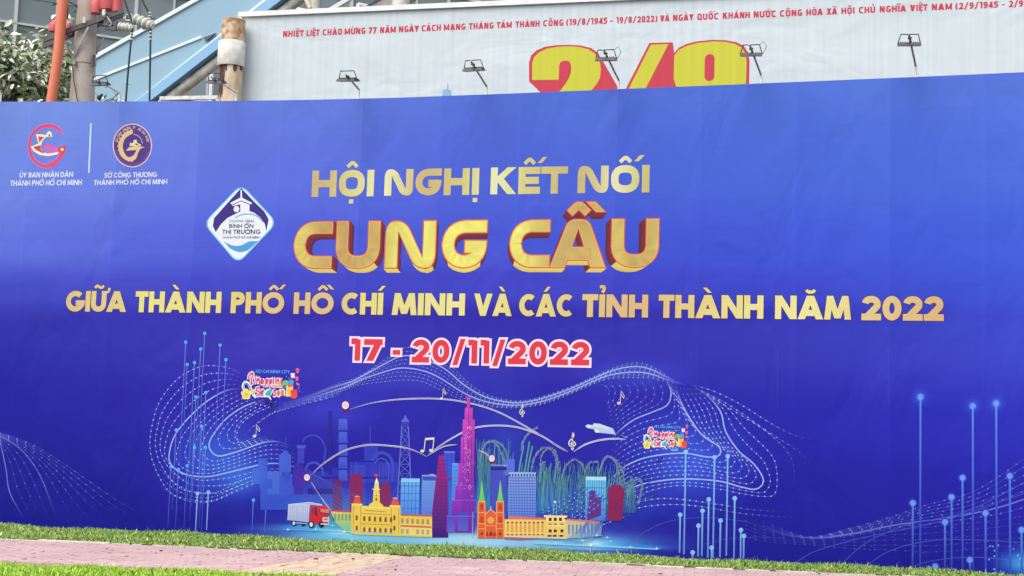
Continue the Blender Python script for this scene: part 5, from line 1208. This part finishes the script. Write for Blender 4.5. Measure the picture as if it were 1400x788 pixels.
P = [tuple(p) for p in P]; P = [(P[0][0], P[0][1], 0.0)]+P
MB().tube(P, .088, 18).build('pipe', M_orange, con)

# ------------------------------------------------------------------ pale blue sloping truss
SY = 17.0
def Q(x, y): p = at(x, y, SY); return (p[0], p[2])
ramp = empty('sloping_canopy', (Q(250, 137)[0], SY+1, 0), 'pale blue clad slope rising to the right between the pole and the billboard', 'canopy')
def along(p, q, t): return (p[0]+(q[0]-p[0])*t, p[1]+(q[1]-p[1])*t)
u0, u1 = Q(128, 80), Q(266, 2); l0, l1 = Q(205, 137), Q(383, 0)
P1 = along(u0, u1, -1.1); P2 = along(u0, u1, 2.6); P3 = along(l0, l1, 2.2); P4 = along(l0, l1, -1.0)
b = MB(); b.prism([P1, P4, P3, P2], SY, SY+.4); b.build('side_cladding', M_blue, ramp)
b = MB(); b.bar((P1[0], SY-.01, P1[1]), (P2[0], SY-.01, P2[1]), .10, .11, (0, 0, 1)); b.build('upper_trim', M_trim, ramp)
c0, c1 = Q(131, 107), Q(276, 51); b = MB(); b.bar((c0[0]-.5, SY-.012, c0[1]-.2), (c1[0], SY-.012, c1[1]), .06, .07); b.build('seam_trim', M_trim, ramp)
d0, d1 = Q(190, 137), Q(300, 50); b = MB(); b.bar((*[along(d0, d1, -.8)[0]], SY-.012, along(d0, d1, -.8)[1]), (along(d0, d1, 2.2)[0], SY-.012, along(d0, d1, 2.2)[1]), .05, .06); b.build('seam_trim', M_trim, ramp)
def off(p, n): return (p[0]+n*.53, p[1]-n*.85)
a_, c_ = off(P4, -.02), off(P3, -.02); b = MB(); b.bar((a_[0], SY-.03, a_[1]), (c_[0], SY-.03, c_[1]), .30, .26); b.build('blue_edge_beam', M_bluepipe, ramp)
a_, c_ = off(P4, .27), off(P3, .27); b = MB(); b.tube([(a_[0], SY+.12, a_[1]), (c_[0], SY+.12, c_[1])], .15, 14); b.build('gutter_pipe', M_gutter, ramp)
g0 = Q(258, 98); g1 = Q(262, 118); b = MB(); b.bar((g0[0]-.3, SY+.2, g0[1]+.2), (g0[0]-.1, SY+.2, g0[1]-.3), .3, .3); b.build('bracket_box', M_gutter, ramp)
g2 = Q(284, 52); b = MB(); b.prism([(g2[0]-.1, g2[1]-.02), (g2[0]+.27, g2[1]+.1), (g2[0]+.0, g2[1]-.1)], SY-.09, SY-.02); b.build('shadow_gap', M_dark, ramp)
for t in (-.6, 1.9): p = along(l0, l1, t); MB().tube([(p[0], SY+.3, 0), (p[0], SY+.3, p[1]+.8)], .25, 16).build('support_post', M_gutter, ramp)
rb2 = empty('roof_beam', (Q(540, 0)[0], SY+2, 0), 'pale grey sloping beam above the billboard, in front of the dark glass', 'beam')
v0, v1 = at(502, 26, SY+2), at(585, -22, SY+2)
b = MB(); w0 = Vector(v0); w1 = Vector(v1); dv = (w1-w0); b.bar(w0-dv*1.6, w1+dv*1.5, .42, .34); b.build('beam', M_gutter, rb2)
b = MB(); b.bar(w0-dv*1.6+Vector((-.3, 0, .16)), w1+dv*1.5+Vector((-.3, 0, .16)), .12, .1); b.build('dark_edge', M_dark, rb2)
b = MB(); lo = w0-dv*1.6; b.tube([(lo.x, lo.y, 0), (lo.x, lo.y, lo.z)], .2, 14); b.build('support_post', M_gutter, rb2)
mp = empty('mast', (at(429, 10, BY+3)[0], BY+3, 0), 'cream steel mast with a bent rusty stay above the left part of the billboard', 'mast')
MB().tube([(at(430, 0, BY+3)[0], BY+3, 0), tuple(at(430, 14, BY+3)), tuple(at(431, -30, BY+3))], .11, 14).build('shaft', M_collar, mp)
MB().tube([tuple(at(x, y, BY+2.7)) for x, y in ((424, 12), (421, 5), (417, -4), (414, -14))], .05, 10).build('stay', M_rust, mp)

for k, (a_, c_, w_) in enumerate((((452, 14), (512, -22), .12), ((372, 4), (470, 26), .07), ((556, 18), (640, 34), .07))):
    br = empty('brace_bar', (at(a_[0], a_[1], SY+3)[0], SY+3, 0), ('pale steel brace rising to the right above the billboard, beside the cream mast', 'thin pale bar dipping to the right behind the cream mast', 'thin pale bar dipping to the right behind the sloping grey beam')[k], 'brace')
    p_, q_ = Vector(at(*a_, SY+3)), Vector(at(*c_, SY+3)); dv = q_-p_
    b = MB(); b.bar(p_-dv*.8, q_+dv*.8, w_, w_); b.build('bar', M_boardrim, br); e_ = p_-dv*.8
    b = MB(); b.bar((e_.x, e_.y, 0), (e_.x, e_.y, e_.z), .1, .1, (0, 1, 0)); b.build('post', M_boardrim, br)

# ------------------------------------------------------------------ dark glass office facade, running away to the right
VX = ray(4600, 716.0); VX = VX/np.linalg.norm(VX[:2]); fx = Vector((VX[0], VX[1], 0)).normalized(); fn = Vector((fx.y, -fx.x, 0))
d0 = ray(19, 60); d0 = d0/math.hypot(d0[0], d0[1]); O = Vector((CAMP[0]+d0[0]*60, CAMP[1]+d0[1]*60, 0))
fac = empty('office_building', tuple(O), 'dark glass office facade with pale mullions behind the tree and the billboard', 'building')
pw, phh = 1.55, 1.05; bz = 24.0
def FP(s, z, out=0): p = O+fx*s+fn*out; return Vector((p.x, p.y, z))
def slab(mb, s0, s1, z0_, z1_, o0, o1): mb.add([FP(s, z, o) for s in (s0, s1) for o in (o0, o1) for z in (z0_, z1_)], [(0, 1, 3, 2), (4, 6, 7, 5), (0, 4, 5, 1), (2, 3, 7, 6), (0, 2, 6, 4), (1, 5, 7, 3)])
mb = MB(); slab(mb, -24, 34, 0, bz, -10, -.12); mb.build('core_wall', M_mull, fac)
mb = MB(); slab(mb, -24.3, 34.3, bz, bz+.7, -10.2, .2); mb.build('parapet', M_mull, fac)
restp = MB(); cnt = 0
zr0 = 13.2
for i in range(-15, 22):
    for j in range(22):
        z = .3+j*phh; s = i*pw; c = FP(s+pw/2, z+phh/2); v = (np.array(c)-CAMP) @ RB; X, Y_ = v[0]/v[2]*F+W0/2, v[1]/v[2]*F+H0/2
        seen = -30 < X < 640 and -25 < Y_ < 150 and cnt < 290
        mb = MB() if seen else restp; t = (j*7+i*13) % 5*.004
        slab(mb, s+.02, s+pw-.02, z+.01, z+phh-.01, -.10, -.05+t)
        if seen: mb.build('window_pane', M_glass, fac); cnt += 1
restp.build('window_pane_field', M_glass, fac, 'stuff')
for i in range(-15, 23): mb = MB(); slab(mb, i*pw-.035 if i % 3 else i*pw-.06, i*pw+.035 if i % 3 else i*pw+.06, 0, bz, -.1, .03 if i % 3 else .08); mb.build('mullion', M_mull, fac)
for j in range(23):
    if j % 2 == 0: mb = MB(); slab(mb, -23.2, 34, .3+j*phh-.04, .3+j*phh+.04, -.09, .045); mb.build('transom', M_mull, fac)
mb = MB()

# ------------------------------------------------------------------ trees behind the banner
def tree(name, label, base, crown_c, crown_r, nleaf, seedv, size, parts=280, solid=None):
    r = random.Random(seedv); root = empty(name, tuple(base), label, 'tree', 'trees behind the banner')
    base = Vector(base); cc = Vector(crown_c)
    fork = base.lerp(Vector((cc.x, cc.y, cc.z-crown_r.z*.8)), .92)
    MB().tube([base, base.lerp(fork, .5)+Vector((.05, 0, 0)), fork, cc], [.13, .10, .08, .03], 12).build('trunk', M_bark, root)
    tips = []
    for k in range(16 if nleaf > 300 else 6):
        a = r.uniform(0, 2*math.pi); e = r.uniform(-.3, 1.1); d = Vector((math.cos(a)*math.cos(e)*crown_r.x, math.sin(a)*math.cos(e)*crown_r.y, math.sin(e)*crown_r.z))
        end = cc+d*r.uniform(.7, .95); mid = fork.lerp(end, .5)+Vector((r.uniform(-.1, .1), r.uniform(-.1, .1), .1))
        MB().tube([fork, mid, end], [.05, .028, .010], 7).build('branch', M_bark, root)
        tips += [mid.lerp(end, t) for t in (.3, .6, .8, 1.0)]
        for q in range(3):
            b2 = mid.lerp(end, r.uniform(.1, .7)); e2 = b2+Vector((r.gauss(0, .35), r.gauss(0, .3), r.gauss(.1, .25))); MB().tube([b2, e2], [.015, .006], 5).build('branch', M_bark, root); tips += [b2.lerp(e2, .6), e2]
    # a leaf: oblong, folded along the midrib, drooping tip
    def leaf_mesh(c):
        mb = MB(); L_ = 1.0; xs = [0, .18, .45, .75, 1.0]; ws = [.02, .12, .19, .15, .01]; zs_ = [0, .03, .03, -.02, -.10]
        V = []
        for x, w, z in zip(xs, ws, zs_): V += [(x, -w, z+w*.35), (x, 0, z), (x, w, z+w*.35)]
        Fs = []
        for i in range(4): a = i*3; Fs += [(a, a+3, a+4, a+1), (a+1, a+4, a+5, a+2)]
        mb.add(V, Fs, True); me = mb.mesh('leaf'); at_ = me.color_attributes.new('ink', 'FLOAT_COLOR', 'POINT')
        for d_ in at_.data: d_.color = (*c, 1)
        me.materials.append(M_leaf); return me
    pal = [(.06, .10, .035), (.12, .19, .06), (.22, .30, .11), (.78, .78, .64), (.88, .88, .80), (.60, .64, .44)]  # dark entries are leaf green; the pale ones paint sun glare into the colour
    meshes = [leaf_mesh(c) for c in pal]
    big = [[], [], []]; cm = MB(); cmc = []
    spots = []
    for k in range(nleaf):
        c = r.choice(tips); p = c+Vector((r.gauss(0, .16), r.gauss(0, .16), r.gauss(0, .14)))
        spots.append((p.y, k, p))
    spots.sort(key=lambda s_: s_[0])
    for i, (_, k, p) in enumerate(spots):
        d = (p-cc); a = math.atan2(d.y, d.x)+r.gauss(0, .9); L_ = size*r.uniform(.7, 1.25)
        Rm = Matrix.Rotation(a, 4, 'Z') @ Matrix.Rotation(r.gauss(.15, .5), 4, 'Y') @ Matrix.Rotation(r.gauss(0, .6), 4, 'X')
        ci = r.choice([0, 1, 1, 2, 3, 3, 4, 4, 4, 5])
        Mx = Matrix.Translation(p) @ Rm @ Matrix.Scale(L_, 4)
        if i < parts:
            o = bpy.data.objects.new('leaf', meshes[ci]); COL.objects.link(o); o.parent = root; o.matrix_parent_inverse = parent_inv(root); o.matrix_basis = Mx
        else:
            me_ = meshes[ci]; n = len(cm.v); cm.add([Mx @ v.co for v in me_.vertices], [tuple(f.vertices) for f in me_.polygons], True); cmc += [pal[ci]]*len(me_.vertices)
    if cm.v:
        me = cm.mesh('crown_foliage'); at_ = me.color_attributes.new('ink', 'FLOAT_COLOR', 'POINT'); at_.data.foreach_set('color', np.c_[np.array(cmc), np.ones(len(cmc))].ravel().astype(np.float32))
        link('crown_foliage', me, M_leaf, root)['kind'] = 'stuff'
TY = 5.2
c = at(20, 108, TY); tree('leafy_tree', 'dense tree with glossy leaves painted with glare at the left edge, behind the orange conduit', (c[0]-.1, TY, 0), (c[0], TY, c[2]), Vector((1.25, 1.0, 1.05)), 3600, 5, .19)
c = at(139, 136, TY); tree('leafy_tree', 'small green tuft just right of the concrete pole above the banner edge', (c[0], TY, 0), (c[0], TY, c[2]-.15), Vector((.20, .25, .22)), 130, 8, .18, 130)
